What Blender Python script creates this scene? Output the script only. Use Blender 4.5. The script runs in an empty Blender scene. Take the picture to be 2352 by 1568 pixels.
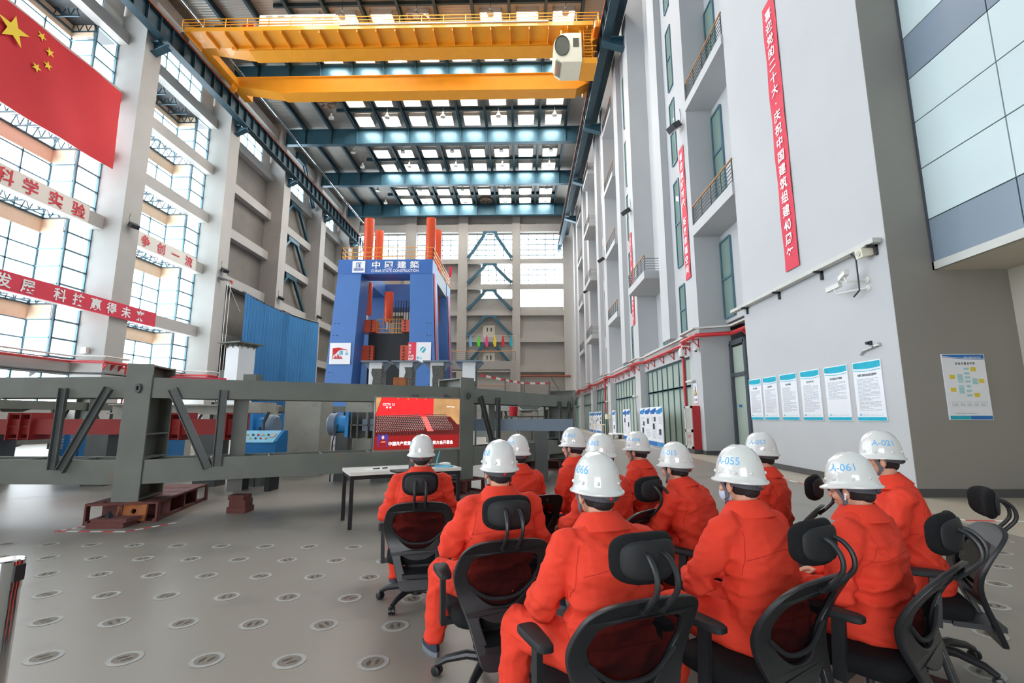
import bpy, math, random, mathutils
from mathutils import Vector, Matrix, noise
from mathutils.bvhtree import BVHTree
random.seed(7)
SC = bpy.context.scene
COL = SC.collection
R = math.radians

# ---------------------------------------------------------------- camera
cam_d = bpy.data.cameras.new('camera'); cam = bpy.data.objects.new('camera', cam_d); COL.objects.link(cam)
cam_d.sensor_fit = 'HORIZONTAL'; cam_d.sensor_width = 36.0; cam_d.lens = 1100 * 36 / 2352
cam_d.clip_start = 0.05; cam_d.clip_end = 400
cam.location = (0, 0, 1.5)
cam.rotation_euler = (R(90 + 8.989), 0, R(1.235))
SC.camera = cam
# ---------------------------------------------------------------- world, daylight, exposure
W = bpy.data.worlds.new('overcast_sky'); SC.world = W; W.use_nodes = True
bg = W.node_tree.nodes['Background']; bg.inputs[0].default_value = (0.90, 0.95, 1.0, 1); bg.inputs[1].default_value = 3.4
SC.view_settings.view_transform = 'Standard'; SC.view_settings.look = 'None'
SC.view_settings.gamma = 1; SC.view_settings.use_curve_mapping = False
SC.view_settings.exposure = 1.75
cy = SC.cycles
cy.max_bounces = 7; cy.diffuse_bounces = 5; cy.glossy_bounces = 3; cy.transmission_bounces = 3; cy.transparent_max_bounces = 10
cy.caustics_reflective = False; cy.caustics_refractive = False; cy.sample_clamp_indirect = 6
cy.use_denoising = True
TMP = bpy.data.scenes.new('scratch')           # scratch scene where outlines and cloth are evaluated
def evaluated(o):
    TMP.collection.objects.link(o); vl = TMP.view_layers[0]; vl.update()
    return bpy.data.meshes.new_from_object(o.evaluated_get(vl.depsgraph))
def portal(loc, rot, sx, sy):
    d = bpy.data.lights.new('daylight_portal', 'AREA'); d.shape = 'RECTANGLE'; d.size = sx; d.size_y = sy
    d.cycles.is_portal = True
    o = bpy.data.objects.new('daylight_portal', d); COL.objects.link(o); o.location = loc; o.rotation_euler = rot
for yy in (-5.5, 4.8, 14.6, 25.2, 36):          # glazed bays of the left wall
    portal((-31.2, yy, 16.5), (0, R(-90), 0), 25, 9)
portal((-30.9, 30, 30.9), (0, R(-90), 0), 4, 90)   # clerestory
portal((-3, -7.5, 2.2), (R(90), 0, 0), 6.2, 4)         # unseen gate opening behind the camera, added to light the workers' backs
portal((-3, 75.5, 24), (R(-90), 0, 0), 20, 13)      # end wall glazing

# ---------------------------------------------------------------- materials
def lin(c):
    return tuple((x / 255 / 12.92) if x / 255 <= 0.04045 else ((x / 255 + 0.055) / 1.055) ** 2.4 for x in c)
MATS = {}
def mat(name, rgb, rough=0.6, metal=0.0, var=0.12, scale=3.0, bump=0.0, bscale=40.0, spec=0.5, emis=0.0, alpha=1.0, dirt=None, coat=0.0):
    if name in MATS: return MATS[name]
    m = bpy.data.materials.new(name); m.use_nodes = True; nt = m.node_tree; n = nt.nodes; l = nt.links
    b = n['Principled BSDF']; c = lin(rgb)
    tc = n.new('ShaderNodeTexCoord'); nz = n.new('ShaderNodeTexNoise'); nz.inputs['Scale'].default_value = scale; nz.inputs['Detail'].default_value = 4
    l.new(tc.outputs['Object'], nz.inputs['Vector'])
    rp = n.new('ShaderNodeValToRGB'); e = rp.color_ramp.elements
    e[0].position = .3; e[1].position = .7
    e[0].color = tuple(x * (1 - var) for x in c) + (1,); e[1].color = tuple(min(1, x * (1 + var * .6)) for x in c) + (1,)
    l.new(nz.outputs['Fac'], rp.inputs[0]); out = rp.outputs[0]
    if dirt:                                   # (rgb, scale, threshold): stains with a shape of their own
        n2 = n.new('ShaderNodeTexNoise'); n2.inputs['Scale'].default_value = dirt[1]; n2.inputs['Detail'].default_value = 6
        l.new(tc.outputs['Object'], n2.inputs['Vector'])
        r2 = n.new('ShaderNodeValToRGB'); r2.color_ramp.elements[0].position = dirt[2]; r2.color_ramp.elements[1].position = min(1, dirt[2] + .2)
        l.new(n2.outputs['Fac'], r2.inputs[0])
        mx = n.new('ShaderNodeMix'); mx.data_type = 'RGBA'; l.new(r2.outputs[0], mx.inputs[0]); l.new(out, mx.inputs[6])
        mx.inputs[7].default_value = lin(dirt[0]) + (1,); out = mx.outputs[2]
    l.new(out, b.inputs['Base Color'])
    b.inputs['Roughness'].default_value = rough; b.inputs['Metallic'].default_value = metal
    b.inputs['Specular IOR Level'].default_value = spec; b.inputs['Coat Weight'].default_value = coat
    if emis: l.new(out, b.inputs['Emission Color']); b.inputs['Emission Strength'].default_value = emis
    if alpha < 1: b.inputs['Alpha'].default_value = alpha
    if bump:
        nb = n.new('ShaderNodeTexNoise'); nb.inputs['Scale'].default_value = bscale; nb.inputs['Detail'].default_value = 5
        l.new(tc.outputs['Object'], nb.inputs['Vector'])
        bp = n.new('ShaderNodeBump'); bp.inputs['Strength'].default_value = bump; bp.inputs['Distance'].default_value = 0.02
        l.new(nb.outputs['Fac'], bp.inputs['Height']); l.new(bp.outputs[0], b.inputs['Normal'])
    MATS[name] = m
    return m
def glass_mat(name, tint, gloss=0.12, rough=0.02, opaque=0.0, opc=(200, 220, 222)):
    m = bpy.data.materials.new(name); m.use_nodes = True; nt = m.node_tree; n = nt.nodes; l = nt.links
    n.remove(n['Principled BSDF']); o = n['Material Output']
    tr = n.new('ShaderNodeBsdfTransparent'); tr.inputs[0].default_value = lin(tint) + (1,)
    gl = n.new('ShaderNodeBsdfGlossy'); gl.inputs['Roughness'].default_value = rough
    mx = n.new('ShaderNodeMixShader'); mx.inputs[0].default_value = gloss
    nz = n.new('ShaderNodeTexNoise'); nz.inputs['Scale'].default_value = .6
    rp = n.new('ShaderNodeValToRGB'); rp.color_ramp.elements[0].color = (.75, .8, .82, 1); rp.color_ramp.elements[1].color = (1, 1, 1, 1)
    l.new(nz.outputs['Fac'], rp.inputs[0]); l.new(rp.outputs[0], gl.inputs[0])
    l.new(tr.outputs[0], mx.inputs[1]); l.new(gl.outputs[0], mx.inputs[2]); last = mx
    if opaque:
        df = n.new('ShaderNodeBsdfDiffuse'); df.inputs[0].default_value = lin(opc) + (1,)
        m2 = n.new('ShaderNodeMixShader'); m2.inputs[0].default_value = opaque
        l.new(mx.outputs[0], m2.inputs[1]); l.new(df.outputs[0], m2.inputs[2]); last = m2
    l.new(last.outputs[0], o.inputs[0]); MATS[name] = m
    return m
def M(k): return MATS[k]
mat('wall_paint', (194, 195, 197), .75, var=.03, scale=.5, bump=.04, bscale=60)
mat('hall_concrete', (180, 178, 174), .8, var=.05, scale=.6, bump=.05, bscale=30)
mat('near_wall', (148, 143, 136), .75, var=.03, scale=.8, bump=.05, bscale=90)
mat('beige_wall', (196, 190, 176), .8, var=.04, scale=.8)
mat('shade_darkened_infill', (120, 116, 110), .8, var=.10, scale=.8)  # grey darkened to paint in the low light of the far left bays
mat('end_wall_paint', (172, 167, 160), .8, var=.04, scale=.7)
mat('floor_border', (172, 162, 146), .5, var=.06, scale=.5, bump=.04, bscale=12)
mat('skirting', (84, 84, 84), .6, var=.08, scale=6)
mat('steel_teal', (54, 92, 108), .38, .25, var=.08, scale=1.2)
mat('steel_dark_teal', (46, 72, 84), .45, .2, var=.10, scale=1.2)
mat('crane_yellow', (238, 160, 40), .35, var=.05, scale=1.0, coat=.2)
mat('rail_rust', (150, 70, 44), .7, var=.25, scale=4)
mat('machine_blue', (72, 118, 184), .45, var=.04, scale=.6)
mat('machine_blue_deep', (58, 106, 178), .45, var=.04, scale=.6)
mat('cylinder_orange', (226, 86, 48), .35, var=.05, scale=1, coat=.2)
mat('black_steel', (44, 46, 50), .5, .2, var=.1)
mat('chrome', (215, 218, 222), .08, 1.0, var=.02)
mat('ring_steel', (112, 114, 106), .5, 0, var=.16, scale=1.6, bump=.08, bscale=20, dirt=((128, 102, 78), 2.2, .66))
mat('ring_steel_dark', (88, 90, 88), .5, 0, var=.18, scale=2.0, bump=.06)
mat('base_red', (104, 56, 50), .7, var=.2, scale=5, dirt=((78, 60, 54), 6, .6))
mat('rust_orange', (166, 98, 52), .75, var=.25, scale=9)
mat('strut_red', (158, 44, 40), .5, var=.12, scale=2)
mat('jack_blue', (52, 142, 206), .4, var=.06, scale=2)
mat('cabinet_blue', (28, 122, 188), .45, var=.05, scale=2)
mat('console_blue', (142, 204, 232), .4, var=.04, scale=2)
mat('beam_grey_blue', (126, 140, 156), .5, .2, var=.08, scale=2)
mat('block_concrete', (176, 172, 160), .9, var=.10, scale=2.5, bump=.2, bscale=18, dirt=((130, 126, 116), 3, .62))
mat('white_paint', (248, 248, 250), .55, var=.03, scale=2)
mat('white_plastic', (232, 232, 226), .4, var=.02, scale=4)
mat('spalled_concrete', (112, 112, 108), .95, var=.4, scale=14, bump=1.0, bscale=22)
mat('curtain_blue', (62, 130, 184), .85, var=.10, scale=.4, bump=.05)
mat('banner_red', (222, 62, 84), .7, var=.05, scale=1.2, bump=.15, bscale=3)
mat('flag_red', (208, 40, 50), .75, var=.06, scale=.5)
mat('star_yellow', (246, 214, 50), .6, var=.03)
mat('letter_white', (245, 245, 245), .6, var=.02)
mat('letter_red', (206, 44, 62), .6, var=.03)
mat('letter_blue', (96, 176, 226), .5, var=.03)
mat('print_dark', (60, 62, 70), .7, var=.05)
mat('print_grey', (176, 180, 188), .7, var=.05)
mat('print_cyan', (26, 178, 204), .5, var=.18, scale=5)
mat('print_blue', (32, 112, 190), .5, var=.12, scale=4)
mat('print_pale', (168, 214, 218), .6, var=.05)
mat('print_yellow', (232, 206, 66), .6, var=.04)
mat('sign_white', (240, 241, 246), .5, var=.015)
mat('sign_cream', (226, 222, 212), .6, var=.02)
mat('pipe_red', (194, 40, 46), .4, var=.08, scale=4, coat=.2)
mat('tray_grey', (206, 206, 200), .5, .1, var=.05)
mat('bracket_dark', (60, 62, 64), .5, .2)
mat('frame_grey', (84, 90, 98), .45, .2, var=.05)
mat('mullion', (96, 128, 140), .45, .3, var=.05)
mat('wood_rail', (186, 128, 74), .5, var=.1, scale=6)
mat('rail_dark', (70, 76, 80), .5, .3)
mat('roof_deck', (168, 165, 158), .42, .45, var=.05, scale=.6)
mat('peach_panel', (232, 204, 176), .7, var=.04)
mat('cab_cream', (232, 226, 204), .4, var=.03)
mat('lamp_grey', (196, 194, 186), .4, .2)
mat('fan_brown', (140, 116, 96), .7, var=.1)
mat('chair_plastic', (32, 33, 35), .42, var=.08, scale=10, bump=.06, bscale=300)
mat('chair_fabric', (26, 26, 28), .9, var=.15, scale=60, bump=.3, bscale=500, spec=.2)
mat('chair_shell', (34, 35, 37), .6, var=.06, scale=8, spec=.3)
mat('chair_caster', (28, 28, 30), .4)
mat('coverall', (226, 66, 46), .8, var=.05, scale=5, bump=.3, bscale=24, spec=.2)
mat('coverall_seam', (196, 46, 32), .85, var=.1)
mat('skin', (205, 152, 126), .5, var=.05, scale=14, spec=.4)
mat('hair_black', (26, 24, 24), .6, var=.2, scale=60, bump=.4, bscale=200)
mat('helmet_white', (214, 214, 210), .16, var=.01, coat=.6)
mat('strap_grey', (86, 88, 96), .7, var=.1)
mat('band_dark', (72, 72, 78), .7, var=.1)
mat('knob_red', (205, 38, 40), .5)
mat('mask_blue', (188, 198, 214), .8, var=.04)
mat('shoe_navy', (38, 44, 62), .7, var=.1)
mat('shoe_sole', (110, 116, 124), .7)
mat('table_top', (232, 228, 220), .4, var=.03, scale=3)
mat('table_leg', (34, 36, 40), .4, .2)
mat('tv_frame', (150, 148, 144), .3, .5)
mat('cable_blue', (96, 186, 220), .5)
mat('paper', (244, 244, 244), .7, var=.02)
mat('anchor_white', (160, 159, 154), .6, var=.15, scale=30)
mat('anchor_plug', (122, 114, 104), .7, var=.3, scale=40)
mat('anchor_slot', (82, 72, 60), .8, var=.3, scale=40)
mat('tape_red', (206, 60, 62), .6); mat('tape_white', (232, 230, 224), .6)
mat('frosted_panel', (208, 224, 226), .18, var=.02, scale=.4)
mat('spandrel_panel', (136, 150, 164), .22, var=.04, scale=.5)
mat('warm_door', (206, 200, 182), .6)
mat('skylight_glow', (255, 252, 246), .5, var=.0, emis=9.0)
mat('tv_red', (122, 18, 18), .4, emis=0.42, var=.12, scale=3); mat('tv_curtain', (196, 32, 36), .4, emis=0.46, var=.2, scale=9)
mat('tv_wood', (168, 128, 84), .4, emis=0.34, var=.2, scale=8); mat('tv_dark', (34, 20, 24), .4, emis=0.29); mat('tv_maroon', (84, 22, 20), .4, emis=0.34)
mat('tv_white', (240, 238, 238), .4, emis=0.50); mat('tv_navy', (60, 48, 120), .4, emis=0.38); mat('tv_step', (214, 96, 90), .4, emis=0.38)
mat('tv_skin', (214, 168, 150), .4, emis=0.38)
glass_mat('window_glass', (244, 250, 252), .06)
glass_mat('hall_glass', (160, 190, 182), .12, opaque=.68, opc=(200, 212, 198))
glass_mat('dark_glass', (90, 120, 118), .18, opaque=.62, opc=(150, 174, 166))
glass_mat('cab_glass', (150, 158, 150), .25, opaque=.35, opc=(160, 162, 150))
glass_mat('chair_mesh', (215, 215, 215), .0, .6, opaque=.76, opc=(18, 18, 20))
# floor with worn patches
def floor_mat():
    m = mat('floor_concrete', (138, 131, 121), .38, var=.07, scale=.35, bump=.04, bscale=12, dirt=((112, 108, 102), 1.1, .56))
    return m
floor_mat()
def deck_mat():
    m = M('roof_deck'); n = m.node_tree.nodes; l = m.node_tree.links
    tc = n.new('ShaderNodeTexCoord'); wv = n.new('ShaderNodeTexWave'); wv.bands_direction = 'Y'; wv.inputs['Scale'].default_value = 1.2
    l.new(tc.outputs['Object'], wv.inputs['Vector']); bp = n.new('ShaderNodeBump'); bp.inputs['Strength'].default_value = .35; bp.inputs['Distance'].default_value = .05
    l.new(wv.outputs['Fac'], bp.inputs['Height']); l.new(bp.outputs[0], n['Principled BSDF'].inputs['Normal'])
deck_mat()

# ---------------------------------------------------------------- mesh helpers
class MB:
    def __init__(s): s.v = []; s.f = []; s.m = []; s.cur = 0
    def add(s, vs, fs, X=None):
        b = len(s.v)
        s.v += [tuple(X @ Vector(v)) if X else tuple(v) for v in vs]
        for f in fs: s.f.append([i + b for i in f]); s.m.append(s.cur)
        return s
    def box(s, x0, x1, y0, y1, z0, z1, X=None):
        x0, x1 = sorted((x0, x1)); y0, y1 = sorted((y0, y1)); z0, z1 = sorted((z0, z1))
        return s.add([(x0, y0, z0), (x1, y0, z0), (x1, y1, z0), (x0, y1, z0), (x0, y0, z1), (x1, y0, z1), (x1, y1, z1), (x0, y1, z1)],
              [(0, 3, 2, 1), (4, 5, 6, 7), (0, 1, 5, 4), (1, 2, 6, 5), (2, 3, 7, 6), (3, 0, 4, 7)], X)
    def bar(s, p, q, w, h, up=(0, 0, 1)):
        p = Vector(p); q = Vector(q); d = (q - p); L = d.length
        if L < 1e-6: return s
        d /= L; u = Vector(up)
        if abs(d.dot(u)) > .98: u = Vector((1, 0, 0)) if abs(d.x) < .9 else Vector((0, 1, 0))
        a = d.cross(u).normalized(); b = a.cross(d).normalized()
        vs = [r + a * (w / 2 * i) + b * (h / 2 * j) for r in (p, q) for i, j in ((-1, -1), (1, -1), (1, 1), (-1, 1))]
        return s.add(vs, [(0, 1, 2, 3), (7, 6, 5, 4), (0, 4, 5, 1), (1, 5, 6, 2), (2, 6, 7, 3), (3, 7, 4, 0)])
    def ibeam(s, p, q, w, h, t=.03, up=(0, 0, 1)):
        p = Vector(p); q = Vector(q); d = (q - p).normalized(); u = Vector(up)
        if abs(d.dot(u)) > .98: u = Vector((0, 1, 0))
        a = d.cross(u).normalized(); b = a.cross(d).normalized()
        o = b * (h / 2 - t / 2)
        s.bar(p + o, q + o, w, t, up=b); s.bar(p - o, q - o, w, t, up=b); s.bar(p, q, t, h - 2 * t, up=b)
        return s
    def tube(s, pts, r, seg=8, caps=True):
        P = [Vector(p) for p in pts]; n = len(P); rs = r if isinstance(r, (list, tuple)) else [r] * n
        rings = []; ref = None
        for i in range(n):
            t = (P[min(i + 1, n - 1)] - P[max(i - 1, 0)]).normalized()
            if ref is None: ref = Vector((0, 0, 1)) if abs(t.z) < .9 else Vector((1, 0, 0))
            a = t.cross(ref).normalized(); b = a.cross(t).normalized(); ref = b
            rings.append([P[i] + (a * math.cos(k * 2 * math.pi / seg) + b * math.sin(k * 2 * math.pi / seg)) * rs[i] for k in range(seg)])
        vs = [v for g in rings for v in g]; fs = []
        for i in range(n - 1):
            for k in range(seg):
                k2 = (k + 1) % seg; fs.append((i * seg + k, i * seg + k2, (i + 1) * seg + k2, (i + 1) * seg + k))
        if caps: fs += [tuple(range(seg))[::-1], tuple(range((n - 1) * seg, n * seg))]
        return s.add(vs, fs)
    def lathe(s, prof, seg=16, X=None, cap=True):
        vs = []; fs = []
        for r, z in prof: vs += [(r * math.cos(k * 2 * math.pi / seg), r * math.sin(k * 2 * math.pi / seg), z) for k in range(seg)]
        for i in range(len(prof) - 1):
            for k in range(seg):
                k2 = (k + 1) % seg; fs.append((i * seg + k, i * seg + k2, (i + 1) * seg + k2, (i + 1) * seg + k))
        if cap: fs += [tuple(range(seg))[::-1], tuple(range((len(prof) - 1) * seg, len(prof) * seg))]
        return s.add(vs, fs, X)
    def prism(s, poly, o, u, v, d):              # polygon in the (u,v) plane at o, thickened by vector d
        o = Vector(o); u = Vector(u); v = Vector(v); d = Vector(d); n = len(poly)
        vs = [o + u * a + v * b for a, b in poly]; vs += [p + d for p in vs]
        return s.add(vs, [tuple(range(n))[::-1], tuple(range(n, 2 * n))] + [(i, (i + 1) % n, n + (i + 1) % n, n + i) for i in range(n)])
    def quad(s, a, b, c, d): return s.add([a, b, c, d], [(0, 1, 2, 3)])
    def ell(s, c, r, X=None, nu=14, nv=9):
        vs = []; fs = []
        for j in range(nv + 1):
            th = math.pi * j / nv
            for i in range(nu):
                ph = 2 * math.pi * i / nu
                vs.append((c[0] + r[0] * math.sin(th) * math.cos(ph), c[1] + r[1] * math.sin(th) * math.sin(ph), c[2] + r[2] * math.cos(th)))
        for j in range(nv):
            for i in range(nu):
                i2 = (i + 1) % nu; fs.append((j * nu + i, (j + 1) * nu + i, (j + 1) * nu + i2, j * nu + i2))
        return s.add(vs, fs, X)
    def cap(s, p, q, r0, r1, seg=12):            # tapered capsule
        p = Vector(p); q = Vector(q); d = (q - p).normalized()
        pts = []; rr = []
        for k in range(4): a = (k + .2) / 4 * math.pi / 2; pts.append(p - d * r0 * math.cos(a)); rr.append(r0 * math.sin(a))
        pts += [p, q]; rr += [r0, r1]
        for k in range(4): a = math.pi / 2 - (k + .8) / 4 * math.pi / 2; pts.append(q + d * r1 * math.cos(a)); rr.append(max(.001, r1 * math.sin(a)))
        return s.tube(pts, rr, seg)
MW = {}
def setpar(o, parent):
    o.parent = parent
def thing(name, label, cat, loc=(0, 0, 0), rz=0, group=None):
    o = bpy.data.objects.new(name, None); COL.objects.link(o); o.empty_display_size = .2
    o.location = loc; o.rotation_euler = (0, 0, rz); o['label'] = label; o['category'] = cat
    if group: o['group'] = group
    MW[o.name] = Matrix.Translation(loc) @ Matrix.Rotation(rz, 4, 'Z')
    return o
def tag(o, label, cat, group=None):
    o['label'] = label; o['category'] = cat
    if group: o['group'] = group
    return o
def build(name, mb, mats, parent=None, local=False, smooth=False, label=None, ang=35):
    me = bpy.data.meshes.new(name)
    if isinstance(mats, str): mats = [mats]
    X = MW.get(parent.name, Matrix()) if parent else Matrix()
    if parent and not local:
        Xi = X.inverted(); vs = [tuple(Xi @ Vector(v)) for v in mb.v]
    else: vs = mb.v
    c0 = None
    if not parent:                                # a single-mesh thing: origin at its base centre
        xs, ys, zs = zip(*vs); c0 = Vector(((min(xs) + max(xs)) / 2, (min(ys) + max(ys)) / 2, min(zs))); vs = [tuple(Vector(v) - c0) for v in vs]
    me.from_pydata(vs, [], mb.f)
    for k in mats: me.materials.append(M(k))
    if len(mats) > 1: me.polygons.foreach_set('material_index', mb.m)
    if smooth:
        me.polygons.foreach_set('use_smooth', [True] * len(me.polygons))
        if ang < 180: me.set_sharp_from_angle(angle=R(ang))
    me.validate(); me.update()
    o = bpy.data.objects.new(name, me); COL.objects.link(o)
    if parent: o.parent = parent
    if c0 is not None: o.location = c0; MW[o.name] = Matrix.Translation(c0)
    else: MW[o.name] = X.copy()
    if label: o['label'] = label
    return o
def struct(name, mb, mats, **k):
    o = build(name, mb, mats, **k); o['kind'] = 'structure'; return o
def copy_tree(o, parent=None):
    c = o.copy(); COL.objects.link(c)
    if parent: c.parent = parent
    for ch in o.children: copy_tree(ch, c)
    return c
ORD = ['first', 'second', 'third', 'fourth', 'fifth', 'sixth', 'seventh', 'eighth', 'ninth', 'tenth', 'eleventh', 'twelfth']

# ---------------------------------------------------------------- lettering and 2-D shapes
GL = {}
def glyph(ch, bold=.012):
    k = (ch, bold)
    if k in GL: return GL[k]
    c = bpy.data.curves.new('glyph', 'FONT'); c.body = ch; c.align_x = 'CENTER'; c.fill_mode = 'FRONT'; c.resolution_u = 3; c.offset = bold
    o = bpy.data.objects.new('glyph', c); me = evaluated(o)
    vs = [(v.co.x, v.co.y) for v in me.vertices]; fs = [tuple(p.vertices) for p in me.polygons]
    bpy.data.objects.remove(o); bpy.data.curves.remove(c); bpy.data.meshes.remove(me)
    GL[k] = (vs, fs); return GL[k]
def put(mb, ch, o, u, v, w, h, bold=.012, wide=True):
    vs, fs = glyph(ch, bold); o = Vector(o); u = Vector(u); v = Vector(v); ym = .38 if wide else .36
    mb.add([o + u * (x * w) + v * ((y - ym) * h) for x, y in vs], fs)
def line_text(mb, s, o, u, v, w, h, step, bold=.012, wide=True):   # centred row along u
    o = Vector(o); u = Vector(u)
    for i, ch in enumerate(s):
        if ch != ' ': put(mb, ch, o + u * ((i - (len(s) - 1) / 2) * step), u, v, w, h, bold, wide)
def word(mb, s, o, u, v, h, bold=.01, width=None):    # proportional latin word centred at o
    vs, fs = glyph(s, bold); xs = [x for x, y in vs]; k = h / .72; kx = k
    if width: kx = width / (max(xs) - min(xs))
    o = Vector(o); u = Vector(u); v = Vector(v)
    mb.add([o + u * (x * kx) + v * ((y - .36) * k) for x, y in vs], fs)
def shape2d(loops, extrude=0.0, bevel=0.0, res=2):    # filled outline with holes -> verts, faces (thickness along local z)
    c = bpy.data.curves.new('outline', 'CURVE'); c.dimensions = '2D'; c.fill_mode = 'BOTH'; c.extrude = extrude; c.bevel_depth = bevel; c.bevel_resolution = res
    for lp in loops:
        sp = c.splines.new('POLY'); sp.points.add(len(lp) - 1); sp.use_cyclic_u = True
        for i, (x, y) in enumerate(lp): sp.points[i].co = (x, y, 0, 1)
    o = bpy.data.objects.new('outline', c); me = evaluated(o)
    vs = [tuple(v.co) for v in me.vertices]; fs = [tuple(p.vertices) for p in me.polygons]
    bpy.data.objects.remove(o); bpy.data.curves.remove(c); bpy.data.meshes.remove(me)
    return vs, fs
def star(cx, cy, r, rot=0):
    return [(cx + (r if k % 2 == 0 else r * .382) * math.cos(math.pi / 2 + rot + k * math.pi / 5), cy + (r if k % 2 == 0 else r * .382) * math.sin(math.pi / 2 + rot + k * math.pi / 5)) for k in range(10)]

# ================================================================ ROOM SHELL
XL, XR, YB, YE, ZR = -27.0, 7.45, -7.0, 73.0, 35.3
CY = [-11.0, -0.8, 9.4, 19.8, 30.1, 40.3, 50.5, 60.7, 70.9]          # left column grid (each 1.5 deep)
LEV = [8.85, 14.45, 19.2, 23.85, 28.4]                               # storey beams
floor = struct('floor', MB().box(-32, 13, YB - .5, YE + 2, -.25, 0), 'floor_concrete')
# cast-in anchor sockets of the strong floor (regular grid)
def anchor_mesh():
    mb = MB(); mb.cur = 0; mb.lathe([(.098, 0), (.098, .002), (.07, .003), (.07, 0)], 28, cap=False)
    mb.cur = 1; mb.lathe([(.07, .0005), (.069, .0024), (.0, .0024)], 24, cap=False)
    mb.cur = 2
    for sx in (-.024, .024): mb.lathe([(.0, .0034), (.017, .0034), (.017, .001)], 10, Matrix.Translation((sx, .006 * (1 if sx > 0 else -1), 0)) @ Matrix.Diagonal((.7, 2.0, 1, 1)), cap=False)
    return mb
anch = []
for j in range(0, 12):
    for i in range(-14, 20):
        x = -3.03 + .525 * i; y = 3.21 + .527 * (j - 1) - .02 * x * .5
        px = x / y
        if -1.10 < px < 1.12 and (px < -.2 or x > 2.4 or (y > 4.6 and px < -.05)) and y < 7.2: anch.append((y, x))
anch = sorted(anch)[:98]
a0 = None
for y, x in anch:
    if a0 is None:
        a0 = build('floor_anchor', anchor_mesh(), ['anchor_white', 'anchor_plug', 'anchor_slot'], parent=floor, local=True); o = a0
    else: o = a0.copy(); COL.objects.link(o)
    o.parent = floor; o.location = Vector((x, y, .0008)) - floor.location; o.rotation_euler.z = random.uniform(-.9, .9)
# ceiling deck, girders, purlins
ceil = struct('ceiling', MB().box(-30, 10, YB - .5, YE + 1, ZR, ZR + .25), 'roof_deck')
tn = 0
for gy in (-10, .3, 10.5, 20.7, 31.0, 41.2, 51.5, 61.6, 71.7):
    mb = MB().ibeam((-28.6, gy, 34.0), (7.6, gy, 34.0), .55, 1.9, .06)
    for k in range(11):
        x = 5.1 - 3.05 * k
        for s in (-1, 1): mb.box(x - .03, x + .03, gy + s * .03, gy + s * .26, 33.1, 34.9)
    tn += 1; struct('trim_%d' % tn, mb, 'steel_teal')
for k in range(11):
    x = 5.1 - 3.05 * k
    tn += 1; struct('trim_%d' % tn, MB().ibeam((x, YB, 34.98), (x, YE, 34.98), .24, .6, .03), 'steel_dark_teal')
for yy in [q + d for q in (31.0, 41.2, 51.5, 61.6) for d in (3.4, 6.9)] + [24.0, 27.6]:
    tn += 1; struct('trim_%d' % tn, MB().box(-20.5, 5.1, yy - .09, yy + .09, 34.97, 35.29), 'steel_dark_teal')
# skylights: 8 across, two rows to a roof bay
ROWS = [25.8, 29.2, 36.1, 39.8, 46.35, 49.9, 56.75, 60.2, 67.4, 70.4]
RNAME = ['nearest skylight row', 'second nearest skylight row', 'skylight row above the walkway crane girder', 'skylight row between the two crane girders', 'first skylight row past the crane', 'second skylight row past the crane',
         'third skylight row past the crane', 'fourth skylight row past the crane', 'fifth skylight row past the crane', 'farthest skylight row']
FANS = {(2, 4), (9, 4)}
def stad(a, b, n=10, e=3.2):
    out = []
    for k in range(4 * n):
        t = 2 * math.pi * k / (4 * n); c, s = math.cos(t), math.sin(t)
        out.append((a * math.copysign(abs(c) ** (2 / e), c), b * math.copysign(abs(s) ** (2 / e), s)))
    return out
sk0 = None
for ri, yy in enumerate(ROWS):
    for ci in range(8):
        if (ri, ci) in FANS: continue
        x = -17.9 + 3.07 * ci
        lab = 'square white skylight, %s from the left in the %s' % (ORD[ci], RNAME[ri])
        if sk0 is None:
            sk0 = thing('skylight', lab, 'skylight', (x, yy, 35.0), 0, 'roof skylights')
            mb = MB()
            for s in (-1, 1):
                mb.box(s * .88, s * .96, -.96, .96, -.1, .28); mb.box(-.96, .96, s * .88, s * .96, -.1, .28)
            build('curb', mb, 'tray_grey', parent=sk0, local=True)
            mb = MB().prism(stad(.87, .87, 10, 2.4), (0, 0, 0), (1, 0, 0), (0, 1, 0), (0, 0, .05)); build('diffuser', mb, 'skylight_glow', parent=sk0, local=True)
            s = sk0
        else:
            s = copy_tree(sk0); s.location = (x, yy, 35.0); s['label'] = lab
for (x, yy, lab) in ((-8.75, 36.1, 'round brown roof fan in the row above the crane walkway'), (-5.6, 70.4, 'round brown roof fan in the row nearest the end wall'), (-21.1, 46.6, 'round brown roof fan left of the skylights past the crane')):
    f = thing('roof_fan', lab, 'fan', (x, yy, 34.9), 0, 'roof fans')
    build('housing', MB().lathe([(.95, .38), (.95, .0), (.85, -.05), (.85, .1)], 32, cap=False), 'fan_brown', parent=f, local=True, smooth=True)
    build('grille', MB().lathe([(.85, .02), (.0, .0)], 32, cap=False), 'fan_brown', parent=f, local=True)
    mb = MB()
    for k in range(5): mb.bar((0, 0, .02), (.8 * math.cos(k * 1.257), .8 * math.sin(k * 1.257), .0), .25, .02)
    build('blade', mb, 'bracket_dark', parent=f, local=True)
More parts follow.
